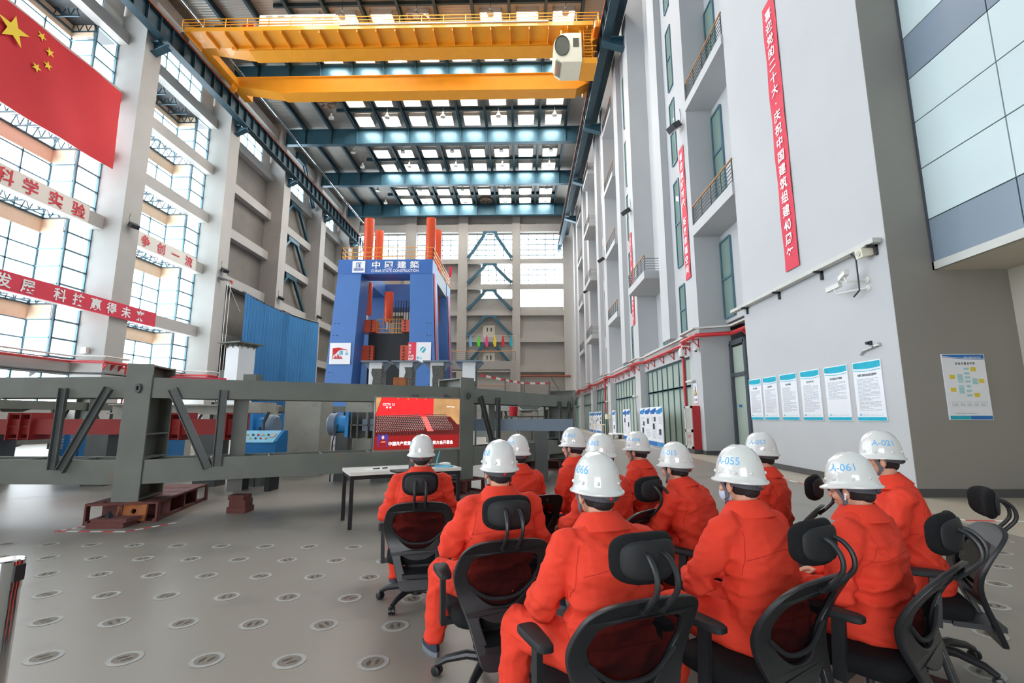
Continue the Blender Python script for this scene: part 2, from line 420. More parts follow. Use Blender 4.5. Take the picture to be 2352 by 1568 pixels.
# pendant high-bay lamps
LR = [34.2, 47.5, 54.4, 57.85, 64.5, 68.5]
LN = ['over the crane walkway', 'in the first row past the crane', 'in the second row past the crane', 'in the third row past the crane', 'in the fourth row past the crane', 'in the row nearest the end wall']
l0 = None
for ri, yy in enumerate(LR):
    for ci, x in enumerate((-20.8, -14.65, -8.55, -2.5, 3.6)):
        if ri == 0 and ci == 0: continue
        lab = 'pendant bell lamp %s, %s' % (LN[ri], ['farthest left of the skylights', 'second from the left', 'third from the left', 'fourth from the left', 'farthest right'][ci])
        if l0 is None:
            l0 = thing('pendant_lamp', lab, 'lamp', (x, yy, 33.75), 0, 'pendant roof lamps')
            build('lamp_shade', MB().lathe([(.30, 0), (.28, .12), (.20, .28), (.10, .38), (.08, .40)], 20), 'lamp_grey', parent=l0, local=True, smooth=True)
            build('ballast', MB().lathe([(.09, .40), (.10, .46), (.10, .58), (.05, .64)], 14), 'white_plastic', parent=l0, local=True, smooth=True)
            build('hanger', MB().tube([(0, 0, .62), (0, 0, 1.545)], .02, 6), 'bracket_dark', parent=l0, local=True)
        else:
            o = copy_tree(l0); o.location = (x, yy, 33.75); o['label'] = lab
# ---------------------------------------------------------------- left wall
wl = struct('wall_left', MB().box(-29.4, -29.1, YB, 41.5, 0, 2.0).box(-29.4, -29.1, YB, 41.5, 4.2, 5.2)
            .box(-29.35, -29.1, 41.8, YE, 0, 28).box(-29.4, -29.1, YB, YE, 32.2, ZR), ['hall_concrete'])
build('infill_panel', MB().box(-29.1, -28.95, 41.8, 50.5, 0, 28).box(-29.1, -28.95, 52, 60.7, 0, 28).box(-29.1, -28.95, 62.2, 70.9, 0, 28), 'shade_darkened_infill', parent=wl)
for y in CY:
    build('column', MB().box(-29.1, XL, y, y + 1.5, 0, 30.3).box(-29.1, -27.75, y + .1, y + 1.4, 30.3, ZR), 'hall_concrete', parent=wl)
for i in range(len(CY) - 1):
    y0, y1 = CY[i] + 1.5, CY[i + 1]
    for z in LEV:
        h = .46
        build('beam', MB().box(-28.95, -28.25, y0, y1, z - h, z + h), 'hall_concrete', parent=wl)
    build('beam', MB().box(-28.9, -28.2, y0, y1, 33.4, 34.4), 'hall_concrete', parent=wl)
    build('clerestory_end', MB().box(-29.1, -28.9, y1 - 1.6, y1, 28.9, 32.2), 'hall_concrete', parent=wl)
def grid_frame(mb, o, u, v, nu, nv, w, h, t=.05, d=.08):
    o = Vector(o); u = Vector(u); v = Vector(v); n = u.cross(v)
    for i in range(nu + 1): mb.bar(o + u * (w * i / nu), o + u * (w * i / nu) + v * h, t, d, up=n)
    for j in range(nv + 1): mb.bar(o + v * (h * j / nv), o + v * (h * j / nv) + u * w, t, d, up=n)
    return mb
wn = 0
def window(parts, pane='window_glass'):
    """parts: list of (origin,u,v,w,h,nu,nv) rectangles of one window"""
    global wn; wn += 1
    mb = MB(); fr = MB()
    for o, u, v, w, h, nu, nv, t in parts:
        o = Vector(o); U = Vector(u); V = Vector(v)
        mb.quad(o, o + U * w, o + U * w + V * h, o + V * h)
        grid_frame(fr, o, u, v, nu, nv, w, h, t, t * 1.4)
    w = struct('window_%d' % wn, mb, pane)
    build('mullion_frame', fr, 'mullion', parent=w)
    return w
ZW0, ZW1 = 5.2, 27.95
for i in range(5):                                  # glazed bays that step out between the columns
    y0, y1 = CY[i] + 1.5, CY[i + 1]
    H = ZW1 - ZW0; xo, xi = -30.7, -29.0
    w = window([((xo, y0 + 1.7, ZW0), (0, 1, 0), (0, 0, 1), y1 - y0 - 3.4, H, 3, 20, .09),
                ((xi, y0, ZW0), (0, 1, 0), (0, 0, 1), 1.7, H, 1, 20, .12), ((xi, y1 - 1.7, ZW0), (0, 1, 0), (0, 0, 1), 1.7, H, 1, 20, .12),
                ((xo, y0 + 1.7, ZW0), (1, 0, 0), (0, 0, 1), xi - xo, H, 1, 20, .10), ((xo, y1 - 1.7, ZW0), (1, 0, 0), (0, 0, 1), xi - xo, H, 1, 20, .10)])
    mb = MB()
    for z in LEV: 
        mb.box(xo + .05, xo + .1, y0 + 1.7, y1 - 1.7, z - 1.35, z - .35)
        for yy in (y0 + 1.75, y1 - 1.8): mb.box(xo, xi - .1, yy, yy + .05, z - 1.35, z - .35)
    build('spandrel_panel', mb, 'peach_panel', parent=w)
    mb = MB()
    for z in LEV[:-1] + [ZW1 - .1]:
        for k in range(5):
            yy = y0 + 1.8 + k * (y1 - y0 - 3.6) / 4
            for zz in (z - .42, z + .3): mb.bar((xo, yy, zz), (-28.9, yy, zz), .08, .08)
            for q in range(3):
                xa = xo + q * .6
                mb.bar((xa, yy, z - .4), (xa + .3, yy, z + .28), .05, .05); mb.bar((xa + .3, yy, z + .28), (xa + .6, yy, z - .4), .05, .05)
        mb.bar((xo + .2, y0 + 1.7, z - .42), (xo + .2, y1 - 1.7, z - .42), .1, .1)
    build('lattice_truss', mb, 'steel_dark_teal', parent=w)
    build('soffit', MB().box(xo, -28.9, y0 + .02, y1 - .02, ZW1, ZW1 + .15), 'bracket_dark', parent=w)
    window([((-29.2, y0, 2.0), (0, 1, 0), (0, 0, 1), y1 - y0, 2.2, 5, 1, .1)])
    build('sill', MB().box(xo - .1, -29.1, y0 + 1.6, y1 - 1.6, ZW0 - .2, ZW0), 'hall_concrete', parent=w)
for i in range(len(CY) - 1):
    y0, y1 = CY[i] + 1.5, CY[i + 1]
    window([((-29.0, y0, 28.9), (0, 1, 0), (0, 0, 1), y1 - y0 - 1.6, 3.3, 5, 2, .09)])
# ---------------------------------------------------------------- end wall
ec = [(-29, -26.2), (-18.65, -16.95), (-10.15, -8.65), (-1.55, -.3), (6.5, 8.2)]
el = [(8.35, 9.35), (13.0, 13.75), (17.2, 17.96), (21.4, 22.24), (25.6, 26.4)]
mb = MB().box(-29.3, 8.5, 73.9, 74.1, 0, 18.0)
mb.box(-29.3, -6.6, 73.9, 74.1, 18, 26.1).box(-6.6, -1, 73.9, 74.1, 17.9, 20.1).box(-29.3, 8.5, 73.9, 74.1, 30.7, ZR).box(-1, 8.5, 73.9, 74.1, 17.2, 18.7).box(6.6, 8.5, 73.9, 74.1, 18, ZR)
we = struct('wall_end', mb, 'end_wall_paint')
for a, b in ec: build('column', MB().box(a, b, YE, 73.95, 0, ZR), 'end_wall_paint', parent=we)
for i in range(4):
    a, b = ec[i][1], ec[i + 1][0]
    for z0, z1 in el: build('beam', MB().box(a, b, YE + .15, 73.95, z0, z1), 'end_wall_paint', parent=we)
    build('beam', MB().box(a, b, YE + .15, 73.95, 30.9, 32.2), 'end_wall_paint', parent=we)
for a, b in ((-26.2, -18.65), (-16.95, -10.15), (-8.65, -1.55), (-.3, 6.5)):
    window([((a, 74.0, 26.4), (1, 0, 0), (0, 0, 1), b - a, 4.35, 5, 5, .11)])
window([((-6.6, 74.0, 22.24), (1, 0, 0), (0, 0, 1), 5.05, 3.4, 4, 4, .1)]); window([((-.3, 74.0, 22.24), (1, 0, 0), (0, 0, 1), 6.8, 3.4, 5, 4, .09)])
window([((-6.6, 74.0, 20.1), (1, 0, 0), (0, 0, 1), 5.05, 1.35, 4, 1, .07)]); window([((-.3, 74.0, 18.7), (1, 0, 0), (0, 0, 1), 6.8, 2.75, 5, 2, .05)])
for n, z, h in ((1, 13.75, 2.0), (2, 9.35, 2.0)):
    d = struct('door_%d' % n, MB().box(-6.15, -4.25, 73.75, 73.9, z, z + h), 'warm_door')
    for s in (-5.55, -4.95): build('door_window', MB().box(s, s + .18, 73.72, 73.76, z + 1.0, z + 1.6), 'bracket_dark', parent=d)
# ---------------------------------------------------------------- right wall
mb = MB().box(XR + .05, 9.85, 9.6, 16.0, 0, ZR)                   # near solid block with the notices
mb.box(9.85, 10.1, 16, 74, 0, ZR)
wr = struct('wall_right', mb, 'wall_paint')
units = [20.0, 30.4, 40.8, 51.2, 61.6]
build('recess_back', MB().box(8.6, 9.85, 16.0, 20.0, 5.4, ZR), 'wall_paint', parent=wr)
build('recess_back', MB().box(8.75, 9.85, 16.0, 18.6, 0, 5.4), 'wall_paint', parent=wr)
for U in units:
    build('column', MB().box(XR, 8.75, U, U + 1.35, 0, ZR), 'wall_paint', parent=wr)
    build('column', MB().box(XR - .02, 8.5, U + 3.9, U + 5.2, 5.4, ZR), 'wall_paint', parent=wr)
    build('wall_infill', MB().box(7.8, 8.3, U + 1.35, U + 3.9, 5.4, ZR), 'wall_paint', parent=wr)
    build('wall_infill', MB().box(7.8, 8.3, U + 5.2, U + 6.3, 5.4, ZR), 'wall_paint', parent=wr)
    build('wall_infill', MB().box(8.3, 9.85, U + 5.2, U + 6.3, 5.4, ZR), 'wall_paint', parent=wr)
    build('wall_infill', MB().box(8.7, 9.85, U + 6.3, U + 10.4, 5.4, ZR), 'wall_paint', parent=wr)
    build('wall_infill', MB().box(7.75, 9.85, U + 1.35, U + 10.4, 4.3, 5.4), 'wall_paint', parent=wr)
ZB = [(9.25, 9.7), (15.2, 15.62), (21.0, 21.4), (26.8, 27.2)]
wz = [(5.4, 7.8), (8.8, 13.2), (14.2, 17.6), (18.4, 21.8), (23.0, 27.0)]
for U in units:
    for y in (U + 2.35, U + 5.35):
        for z0, z1 in wz:
            window([((7.77, y, z0), (0, 1, 0), (0, 0, 1), .72, z1 - z0, 1, 2, .07)], 'dark_glass')
for y in [19.0] + [U + 7.6 for U in units]:
    for z0, z1 in ((5.6, 8.9), (11.0, 14.8), (16.8, 20.1), (22.4, 26.0)):
        window([((8.57 if y == 19.0 else 8.67, y, z0), (0, 1, 0), (0, 0, 1), .95, z1 - z0, 1, 2, .08)], 'dark_glass')
bal0 = None
def balcony(y0, y1, xf, z0, z1, lab):
    b = thing('balcony', lab, 'balcony', (xf + .6, (y0 + y1) / 2, z0), 0, 'balconies on the right wall')
    build('slab', MB().box(xf, 8.69, y0, y1, z0, z1), 'wall_paint', parent=b)
    mb = MB(); n = max(3, round((y1 - y0) / .9))
    for k in range(n + 1): 
        y = y0 + .05 + (y1 - y0 - .1) * k / n; mb.bar((xf + .06, y, z1), (xf + .06, y, z1 + .88), .05, .03)
    for j in range(5): mb.bar((xf + .06, y0, z1 + .12 + j * .15), (xf + .06, y1, z1 + .12 + j * .15), .02, .02)
    if xf < 7.4:
        for yy in (y0 + .03, y1 - .03):
            for j in range(5): mb.bar((xf + .06, yy, z1 + .12 + j * .15), (8.6, yy, z1 + .12 + j * .15), .02, .02)
    build('railing', mb, 'rail_dark', parent=b)
    build('handrail', MB().tube([(xf + .06, y0, z1 + .9), (xf + .06, y1, z1 + .9)], .035, 8), 'wood_rail', parent=b)
FL = ['lowest storey', 'second storey', 'third storey', 'fourth storey']
for k, (z0, z1) in enumerate(ZB):
    if k < 3: balcony(16.0, 20.0, 7.42, z0, z1, 'balcony with wooden handrail in the nearest recess, %s' % FL[k])
for ui, U in enumerate(units[:4]):
    for k, (z0, z1) in enumerate(ZB):
        if ui == 0 and k > 0: continue
        balcony(U + 6.3, U + 10.4, 6.9 if ui % 2 == 0 else 7.4, z0, z1, 'balcony in the %s recess past the near block, %s' % (ORD[ui + 1], FL[k]))
# ground floor glazing
dn = 2
for ui, U in enumerate(units):
    window([((7.95, U + 1.4, .05), (0, 1, 0), (0, 0, 1), 8.9, 4.2, 9, 1, .07), ((7.94, U + 1.4, 2.95), (0, 1, 0), (0, 0, 1), 8.9, .02, 1, 1, .09)], 'hall_glass')
d = struct('door_3', MB().box(8.72, 8.74, 18.75, 19.9, .1, 4.35), 'hall_glass')
build('door_frame', grid_frame(MB(), (8.7, 18.65, .02), (0, 1, 0), (0, 0, 1), 1, 1, 1.3, 4.5, .2, .16).bar((8.7, 18.65, 3.2), (8.7, 19.95, 3.2), .2, .14), 'frame_grey', parent=d)
build('door_sticker', MB().box(8.68, 8.69, 19.35, 19.55, 1.9, 2.0), 'print_blue', parent=d)
# near facing wall, side wall and glazed overhang right of the near block
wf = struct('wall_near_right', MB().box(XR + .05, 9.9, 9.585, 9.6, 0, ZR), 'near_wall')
struct('wall_side_right', MB().box(9.85, 10.1, YB, 9.6, 0, 5.2), 'beige_wall')
cw = thing('curtain_wall', 'projecting frosted glass curtain wall at upper right over the recess', 'curtain wall', (8.6, 0, 4.46)); cw['kind'] = 'structure'
build('soffit', MB().box(8.4, 9.85, YB, 9.58, 4.46, 4.6), 'beige_wall', parent=cw)
build('edge_trim', MB().box(8.36, 8.42, YB, 9.58, 4.46, 4.62), 'tray_grey', parent=cw)
zs = [4.62, 5.52, 6.65, 7.7, 8.72, 9.7, 10.75, 11.8, 12.85, 13.9, 15, 18, 21, 24, 27, 30, ZR]
ys = [9.58, 7.77, 5.95, 4.1, 2.3, .5, -2, -4.5, YB]
for i in range(len(ys) - 1):
    for j in range(len(zs) - 1):
        if i > 3 and j > 10: continue
        kind = 'spandrel_panel' if j in (0, 4, 9) else 'frosted_panel'
        build('glass_panel' if kind == 'frosted_panel' else 'spandrel_panel', MB().box(8.385, 8.42, ys[i + 1] + .012, ys[i] - .012, zs[j] + .012, zs[j + 1] - .012), kind, parent=cw)
build('joint_backing', MB().box(8.42, 8.5, YB, 9.58, 4.6, ZR), 'bracket_dark', parent=cw)
build('corner_post', MB().box(8.36, 8.44, 9.54, 9.585, 4.46, ZR), 'frame_grey', parent=cw)
struct('wall_front', MB().box(-30, -5.9, YB - .3, YB, 0, ZR).box(-.1, 10.1, YB - .3, YB, 0, ZR).box(-5.9, -.1, YB - .3, YB, 4.0, ZR), 'wall_paint')  # gate gap is added to let daylight onto the workers' backs
struct('wall_upper_right', MB().box(8.5, 10.1, YB, 9.6, 5.2, ZR), 'wall_paint')
struct('floor_border', MB().box(6.35, 9.85, YB, 9.58, 0, .004).box(6.35, 7.5, 9.58, YE, 0, .004), 'floor_border')
sk = 'skirting'
struct('baseboard_right', MB().box(XR + .03, XR + .05, 9.57, 16, 0, .16), sk); struct('baseboard_near', MB().box(XR + .03, 9.85, 9.565, 9.585, 0, .16), sk)
struct('baseboard_side', MB().box(9.83, 9.85, YB, 9.58, 0, .16), sk); struct('baseboard_column', MB().box(XR - .02, XR, 20, 21.35, 0, .16).box(XR - .02, 8.7, 19.98, 20, 0, .16), sk)
# ================================================================ CRANE AND RUNWAY BEAMS
for side, x0, xc, yr, lab in (('left', -26.2, -27.0, CY, 'dark teal crane runway beam on brackets along the left columns'), ('right', 6.2, 7.43, [-11, -.8, 9.4] + units, 'dark teal crane runway beam on brackets along the right columns')):
    rb = thing('crane_runway_beam', lab, 'crane beam', (x0, 30, 28.7))
    sg = 1 if side == 'left' else -1
    mb = MB().ibeam((x0, YB + .3, 29.45), (x0, YE - .1, 29.45), .6, 1.5, .07); build('girder', mb, 'steel_dark_teal', parent=rb)
    mb = MB()
    for k in range(70):
        y = YB + 1 + k * 1.2
        for q in (-1, 1): mb.box(x0 + q * .04, x0 + q * .27, y - .02, y + .02, 28.78, 30.12)
    build('stiffener', mb, 'steel_dark_teal', parent=rb)
    build('rail', MB().ibeam((x0, YB + .3, 30.3), (x0, YE - .1, 30.3), .16, .18, .05).bar((x0 + sg * .32, YB + .3, 30.17), (x0 + sg * .32, YE - .1, 30.17), .07, .12), 'rail_rust', parent=rb)
    build('surge_plate', MB().box(min(x0, xc) + .05, max(x0, xc) - .02, YB + .3, YE - .1, 30.13, 30.17), 'steel_dark_teal', parent=rb)
    for y in yr:
        yc = y + .75; mb = MB()
        mb.box(x0 - .3 * sg, xc - .01 * sg if side == 'left' else xc - .01, yc - .3, yc + .3, 28.58, 28.68)
        xa, xb = xc - .0 * sg, x0 + .3 * sg
        xa = xc if side == 'left' else xc - .01
        mb.prism([(0, 0), (xb - xa, 0), (xb - xa, -.25), (0, -.75)], (xa, yc - .03, 28.58), (1, 0, 0), (0, 0, 1), (0, .06, 0))
        mb.add([(xa, yc - .3, 27.83), (xa, yc + .3, 27.83), (xb, yc + .3, 28.33), (xb, yc - .3, 28.33), (xa, yc - .3, 27.78), (xa, yc + .3, 27.78), (xb, yc + .3, 28.28), (xb, yc - .3, 28.28)],
               [(0, 1, 2, 3), (7, 6, 5, 4), (0, 4, 5, 1), (2, 6, 7, 3), (1, 5, 6, 2), (3, 7, 4, 0)])
        build('bracket', mb, 'steel_teal', parent=rb)
        mb = MB().box(x0 + sg * -.5, x0 + sg * -1.1 if side == 'left' else x0 + .95, yc - .4, yc + .4, 30.4, 30.6)
        build('tie_back', mb, 'steel_dark_teal', parent=rb)
# power rail pipe and bird-like cable clips above the left runway
cr = tag(build('conductor_pipe', MB().tube([(-25.0, YB + 2, 31.9), (-25.0, YE - .2, 31.9)], .07, 8).tube([(-25.25, YB + 2, 31.9), (-25.25, YE - .2, 31.9)], .03, 6), 'chrome', smooth=True), 'long bright conductor pipe running along above the left crane rail', 'pipe')
CRN = thing('overhead_crane', 'yellow double girder overhead travelling crane spanning the hall under the roof', 'crane', (-10, 36, 29.6))
def girder(y0, y1, z0, z1):
    mb = MB(); x0, x1, xa, xb = -25.4, 5.6, -21.2, 4.8
    poly = [(x0, z0 + .75), (xa, z0), (xb, z0), (x1 + .3, z0 + .6), (x1 + .3, z1), (x0, z1)]
    mb.prism(poly, (0, y0, 0), (1, 0, 0), (0, 0, 1), (0, y1 - y0, 0))
    mb.box(x0, x1 + .3, y0 - .08, y1 + .08, z1, z1 + .06); mb.box(xa, xb, y0 - .05, y1 + .05, z0 - .04, z0)
    return mb
build('girder', girder(37.8, 39.0, 29.72, 31.2), 'crane_yellow', parent=CRN)
build('girder', girder(32.9, 34.1, 29.72, 31.2), 'crane_yellow', parent=CRN)
build('trolley_rail', MB().box(-25, 5.5, 38.35, 38.45, 31.26, 31.36).box(-25, 5.5, 33.45, 33.55, 31.26, 31.36), 'rail_rust', parent=CRN)
# walkway hung on the near girder
mb = MB().box(-25.2, 5.3, 31.25, 32.9, 29.98, 30.03)
for k in range(22): mb.box(-25 + k * 1.42, -24.94 + k * 1.42, 31.25, 32.9, 29.72, 29.98)
mb.box(-25.2, 5.3, 31.2, 31.26, 29.95, 30.28)
mb.box(-22.5, 2.2, 32.75, 32.9, 29.75, 29.98)
build('walkway', mb, 'crane_yellow', parent=CRN)
mb = MB()
for z in (30.5, 30.72, 31.0): mb.bar((-25.4, 31.24, z), (5.7, 31.24, z), .045, .045)
for k in range(20): mb.bar((-25.4 + k * 1.637, 31.24, 30.0), (-25.4 + k * 1.637, 31.24, 31.0), .05, .05)
for z in (30.72, 31.0): mb.bar((5.7, 31.24, z), (5.7, 34, z), .045, .045)
for k in range(7): mb.bar((-25.4, 34.2 + k * .6, 30.5), (-25.4, 34.2 + k * .6, 31.2), .05, .05)
for z in (30.85, 31.2): mb.bar((-25.4, 34.2, z), (-25.4, 37.8, z), .05, .05)
build('railing', mb, 'crane_yellow', parent=CRN)
build('cable_track', MB().box(-13.5, 2.0, 31.12, 31.2, 30.24, 30.32), 'tray_grey', parent=CRN)
mb = MB().box(-25.7, -25.0, 31.9, 40.0, 30.42, 31.0); build('end_carriage', mb, 'crane_yellow', parent=CRN)
mb = MB().box(5.55, 6.25, 31.9, 40.0, 30.42, 31.0); build('end_carriage', mb, 'crane_yellow', parent=CRN)
for y in (32.6, 39.3):
    for x in (-26.2, 6.2):
        build('wheel', MB().lathe([(.35, -.1), (.35, .1)], 20, Matrix.Translation((x, y, 30.74)) @ Matrix.Rotation(R(90), 4, 'Y')), 'bracket_dark', parent=CRN)
mb = MB().lathe([(.3, -.06), (.3, .06)], 18, Matrix.Translation((-25.3, 37.6, 30.0)) @ Matrix.Rotation(R(90), 4, 'X')); mb.bar((-25.3, 37.6, 30.0), (-25.3, 37.6, 31.0), .5, .1)
build('bumper_plate', mb, 'crane_yellow', parent=CRN)
# electric cabinet on the walkway
cab = MB().box(-19.7, -13.95, 31.4, 32.7, 30.03, 31.42); cb = build('electric_cabinet', cab, 'white_plastic', parent=CRN)
mb = MB()
for x in (-19.2, -18.3, -17.3, -16.3): 
    for j in range(3): mb.box(x, x + .5, 31.37, 31.4, 31.22 + j * .05, 31.24 + j * .05); mb.box(x, x + .5, 31.37, 31.4, 30.3 + j * .05, 30.32 + j * .05)
for x in (-15.7, -14.85):
    for j in range(8): mb.box(x, x + .75, 31.37, 31.4, 31.0 + j * .04, 31.02 + j * .04)
build('louvre', mb, 'lamp_grey', parent=cb)
build('motor', MB().box(-23.2, -22.0, 31.6, 32.6, 30.03, 30.8), 'bracket_dark', parent=CRN)
build('warning_horn', MB().lathe([(.05, 0), (.16, .35)], 12, Matrix.Translation((-20.6, 31.5, 30.6)) @ Matrix.Rotation(R(-90), 4, 'Y')).box(-20.5, -20.1, 31.4, 31.7, 30.45, 30.75), 'pipe_red', parent=CRN)
mb = MB()
for i, ch in enumerate('50/10t'): put(mb, ch, (-12.4 + i * .55, 32.88, 30.95), (1, 0, 0), (0, 0, 1), .7, .5, wide=False)
build('capacity_lettering', mb, 'print_dark', parent=CRN)
# operator cab
def cabprof(s): # x,z outline rounded at the left
    return [(2.35 + 1.05 - 1.05 * math.cos(t), 28.15 - 0 + 1.15 * math.sin(t)) for t in [math.pi * .5 * k / 8 for k in range(9)]] + [(4.4, 29.3), (4.4, 26.95), (2.95, 26.95), (2.55, 27.3), (2.38, 27.75)]
oc = build('operator_cab', MB().prism(cabprof(0), (0, 31.2, 0), (1, 0, 0), (0, 0, 1), (0, 2.0, 0)), 'cab_cream', parent=CRN)
ell = [(2.98 + .5 * math.cos(t), 28.25 + .78 * math.sin(t)) for t in [2 * math.pi * k / 32 for k in range(32)]]
build('side_window', MB().prism(ell, (0, 31.17, 0), (1, 0, 0), (0, 0, 1), (0, .03, 0)), 'cab_glass', parent=oc)
ring = MB(); P = [(2.98 + .52 * math.cos(t), 31.16, 28.25 + .8 * math.sin(t)) for t in [2 * math.pi * k / 32 for k in range(33)]]; ring.tube(P, .03, 6, caps=False)
build('window_seal', ring, 'bracket_dark', parent=oc)
build('rear_window', MB().box(3.78, 4.2, 31.17, 31.2, 28.15, 28.85), 'cab_glass', parent=oc)
build('floor_window', MB().add([(2.5, 31.35, 27.2), (2.9, 31.35, 26.93), (2.9, 32.9, 26.93), (2.5, 32.9, 27.2)], [(0, 1, 2, 3)]), 'cab_glass', parent=oc)
mb = MB()
for x in (2.95, 4.35):
    for y in (31.5, 32.9): mb.bar((x, y, 29.3), (x, y, 30.0), .12, .12)
build('hanger', mb, 'crane_yellow', parent=oc)
mb = MB()
for s in (4.6, 5.2): mb.bar((s, 31.5, 27.3), (s, 31.5, 30.2), .07, .05)
for k in range(11): mb.bar((4.6, 31.5, 27.4 + k * .26), (5.2, 31.5, 27.4 + k * .26), .04, .04)
build('ladder', mb, 'crane_yellow', parent=CRN)
mb = MB().box(4.42, 5.5, 31.3, 33.2, 26.9, 27.35); mb.prism([(0, 0), (1.1, 0), (1.1, 2.4), (.7, 2.4), (0, 1.0)], (4.45, 33.1, 27.3), (1, 0, 0), (0, 0, 1), (0, .15, 0))
for z in (27.8, 28.3): mb.bar((4.5, 31.3, z), (5.5, 31.3, z), .04, .04)
build('ladder_landing', mb, 'crane_yellow', parent=CRN)

# ================================================================ BLUE TESTING MACHINE
T = thing('structure_testing_machine', 'tall blue portal testing machine with orange cylinders and white lettering', 'machine', (-12.4, 47.4, 0))
Y0, Y1 = 42.0, 52.6
def leg(xo0, xo1, xi0, xi1, ya, yb):
    vs = [(xo0, ya, 0), (xi0, ya, 0), (xi0, yb, 0), (xo0, yb, 0), (xo1, ya, 14.45), (xi1, ya, 14.45), (xi1, yb, 14.45), (xo1, yb, 14.45)]
    return MB().add(vs, [(0, 3, 2, 1), (4, 5, 6, 7), (0, 1, 5, 4), (1, 2, 6, 5), (2, 3, 7, 6), (3, 0, 4, 7)])
for ya, yb in ((Y0, Y0 + 2.3), (Y1 - 2.3, Y1)):
    build('leg', leg(-17.8, -16.85, -15.3, -14.7, ya, yb), 'machine_blue', parent=T)
    build('leg', leg(-7.45, -8.15, -9.95, -10.2, ya, yb), 'machine_blue', parent=T)
hb = build('head_beam', MB().box(-16.85, -8.15, Y0 - .03, Y0 + 2.3, 14.45, 15.8), 'machine_blue_deep', parent=T)
build('head_beam', MB().box(-16.85, -8.15, Y1 - 2.34, Y1 + .03, 13.2, 15.8), 'machine_blue', parent=T)
build('side_beam', MB().box(-10.2, -8.2, Y0 + 2.3, Y1 - 2.3, 14.3, 15.7), 'beam_grey_blue', parent=T)
build('side_beam', MB().box(-16.8, -14.8, Y0 + 2.3, Y1 - 2.3, 14.3, 15.7), 'machine_blue', parent=T)
mb = MB()
for i in range(9):
    z = 1 + i * 1.1
    for q in (.25, .55):
        mb.box(-17.75 + .064 * z + q, -17.67 + .064 * z + q, Y0 - .03, Y0, z, z + .08); mb.box(-7.55 - .047 * z - q, -7.47 - .047 * z - q, Y0 - .03, Y0, z, z + .08)
build('bolt_row', mb, 'black_steel', parent=T)
lo = build('logo_board', MB().box(-15.52, -14.35, Y0 - .1, Y0 - .03, 14.55, 15.65), 'sign_white', parent=hb)
mb = MB(); t = .075; yq = Y0 - .12
def seg(x, z, w, h): mb.box(-14.93 + x - w / 2, -14.93 + x + w / 2, yq, yq + .02, 15.1 + z - h / 2, 15.1 + z + h / 2)
for sx in (-.17, .0, .17):                      # maze-like monogram: three upper and five lower cells
    seg(sx - .06, .17, .04, .42); seg(sx, .37, .16, .05)
seg(.19, -.03, .04, .0); seg(-.23, .0, .04, .1); seg(.06, .1, .04, .3)
for k in range(5):
    sx = -.36 + k * .18
    seg(sx - .055, -.26, .04, .2); seg(sx + .055, -.26, .04, .2); seg(sx, -.35, .14, .04)
    if k in (0, 4): seg(sx, -.17, .14, .04)
    else: seg(sx - .055, -.1, .04, .2)
build('monogram', mb, 'machine_blue_deep', parent=lo)
mb = MB()
for i, ch in enumerate('中國建築'): put(mb, ch, (-13.35 + i * 1.18, Y0 - .06, 15.28), (1, 0, 0), (0, 0, 1), .86, .72, .02)
word(mb, 'CHINA STATE CONSTRUCTION', (-11.6, Y0 - .06, 14.72), (1, 0, 0), (0, 0, 1), .25, .012, 4.35)
build('company_lettering', mb, 'letter_white', parent=hb)
for (x, y, z1) in ((-15.0, 44.5, 20.8), (-8.9, 44.5, 20.8), (-15.25, 48.6, 21.2), (-9.02, 48.6, 21.2)):
    c = build('upper_cylinder', MB().lathe([(.45, 15.7), (.47, 15.9), (.47, z1 - .1), (.45, z1)], 28, Matrix.Translation((x, y, 0))), 'cylinder_orange', parent=T, smooth=True)
for (x, y) in ((-15.0, 44.9), (-13.9, 48.4), (-9.2, 44.9), (-9.4, 50.4)):
    c = build('lower_cylinder', MB().lathe([(.44, 11.2), (.46, 11.3), (.46, 14.3), (.44, 14.4)], 28, Matrix.Translation((x, y, 0))), 'cylinder_orange', parent=T, smooth=True)
    build('piston_rod', MB().lathe([(.24, 10.4), (.24, 11.25)], 20, Matrix.Translation((x, y, 0))), 'chrome', parent=c, smooth=True)
for (x0, x1, z0, z1) in ((-15.5, -13.9, 9.45, 10.6), (-11.35, -9.8, 9.45, 10.6), (-15.5, -13.95, 6.6, 8.15), (-11.4, -9.8, 6.6, 8.15), (-15.5, -14.0, .2, 1.6)):
    m = MB().box(x0, x1, 44.1, 45.6, z0, z1)
    n = int((z1 - z0) / .28)
    for k in range(n + 1): m.box(x0 - .06 if x0 < -13 else x1, x0 if x0 < -13 else x1 + .06, 44.0, 45.6, z0 + k * .28, z0 + k * .28 + .07); 
    c = build('guide_block', m, 'cylinder_orange', parent=T)
    mb = MB()
    for k in range(n): mb.lathe([(.07, 0), (.07, .08)], 8, Matrix.Translation(((x1 - .3) if x0 < -13 else x0 + .3, 44.08, z0 + .2 + k * .28)) @ Matrix.Rotation(R(90), 4, 'X'))
    build('bolt', mb, 'black_steel', parent=c)
build('crosshead', MB().box(-14.6, -10.6, 44.6, 50, 0.3, 9.35), 'black_steel', parent=T)
mb = MB()
for z in (9.45, 9.85, 10.3, 10.75): mb.bar((-13.85, 44.55, z), (-11.4, 44.55, z), .05, .05)
for k in range(5): mb.bar((-13.85 + k * .61, 44.55, 9.4), (-13.85 + k * .61, 44.55, 10.75), .05, .05)
build('platform_railing', mb, 'crane_yellow', parent=T)
mb = MB()
for k in range(9): mb.tube([(-12.9 + k * .27, 47.5, 9.3), (-12.9 + k * .27, 47.5, 13.3)], .04, 6)
build('hydraulic_pipe', mb, 'black_steel', parent=T)
mb = MB()
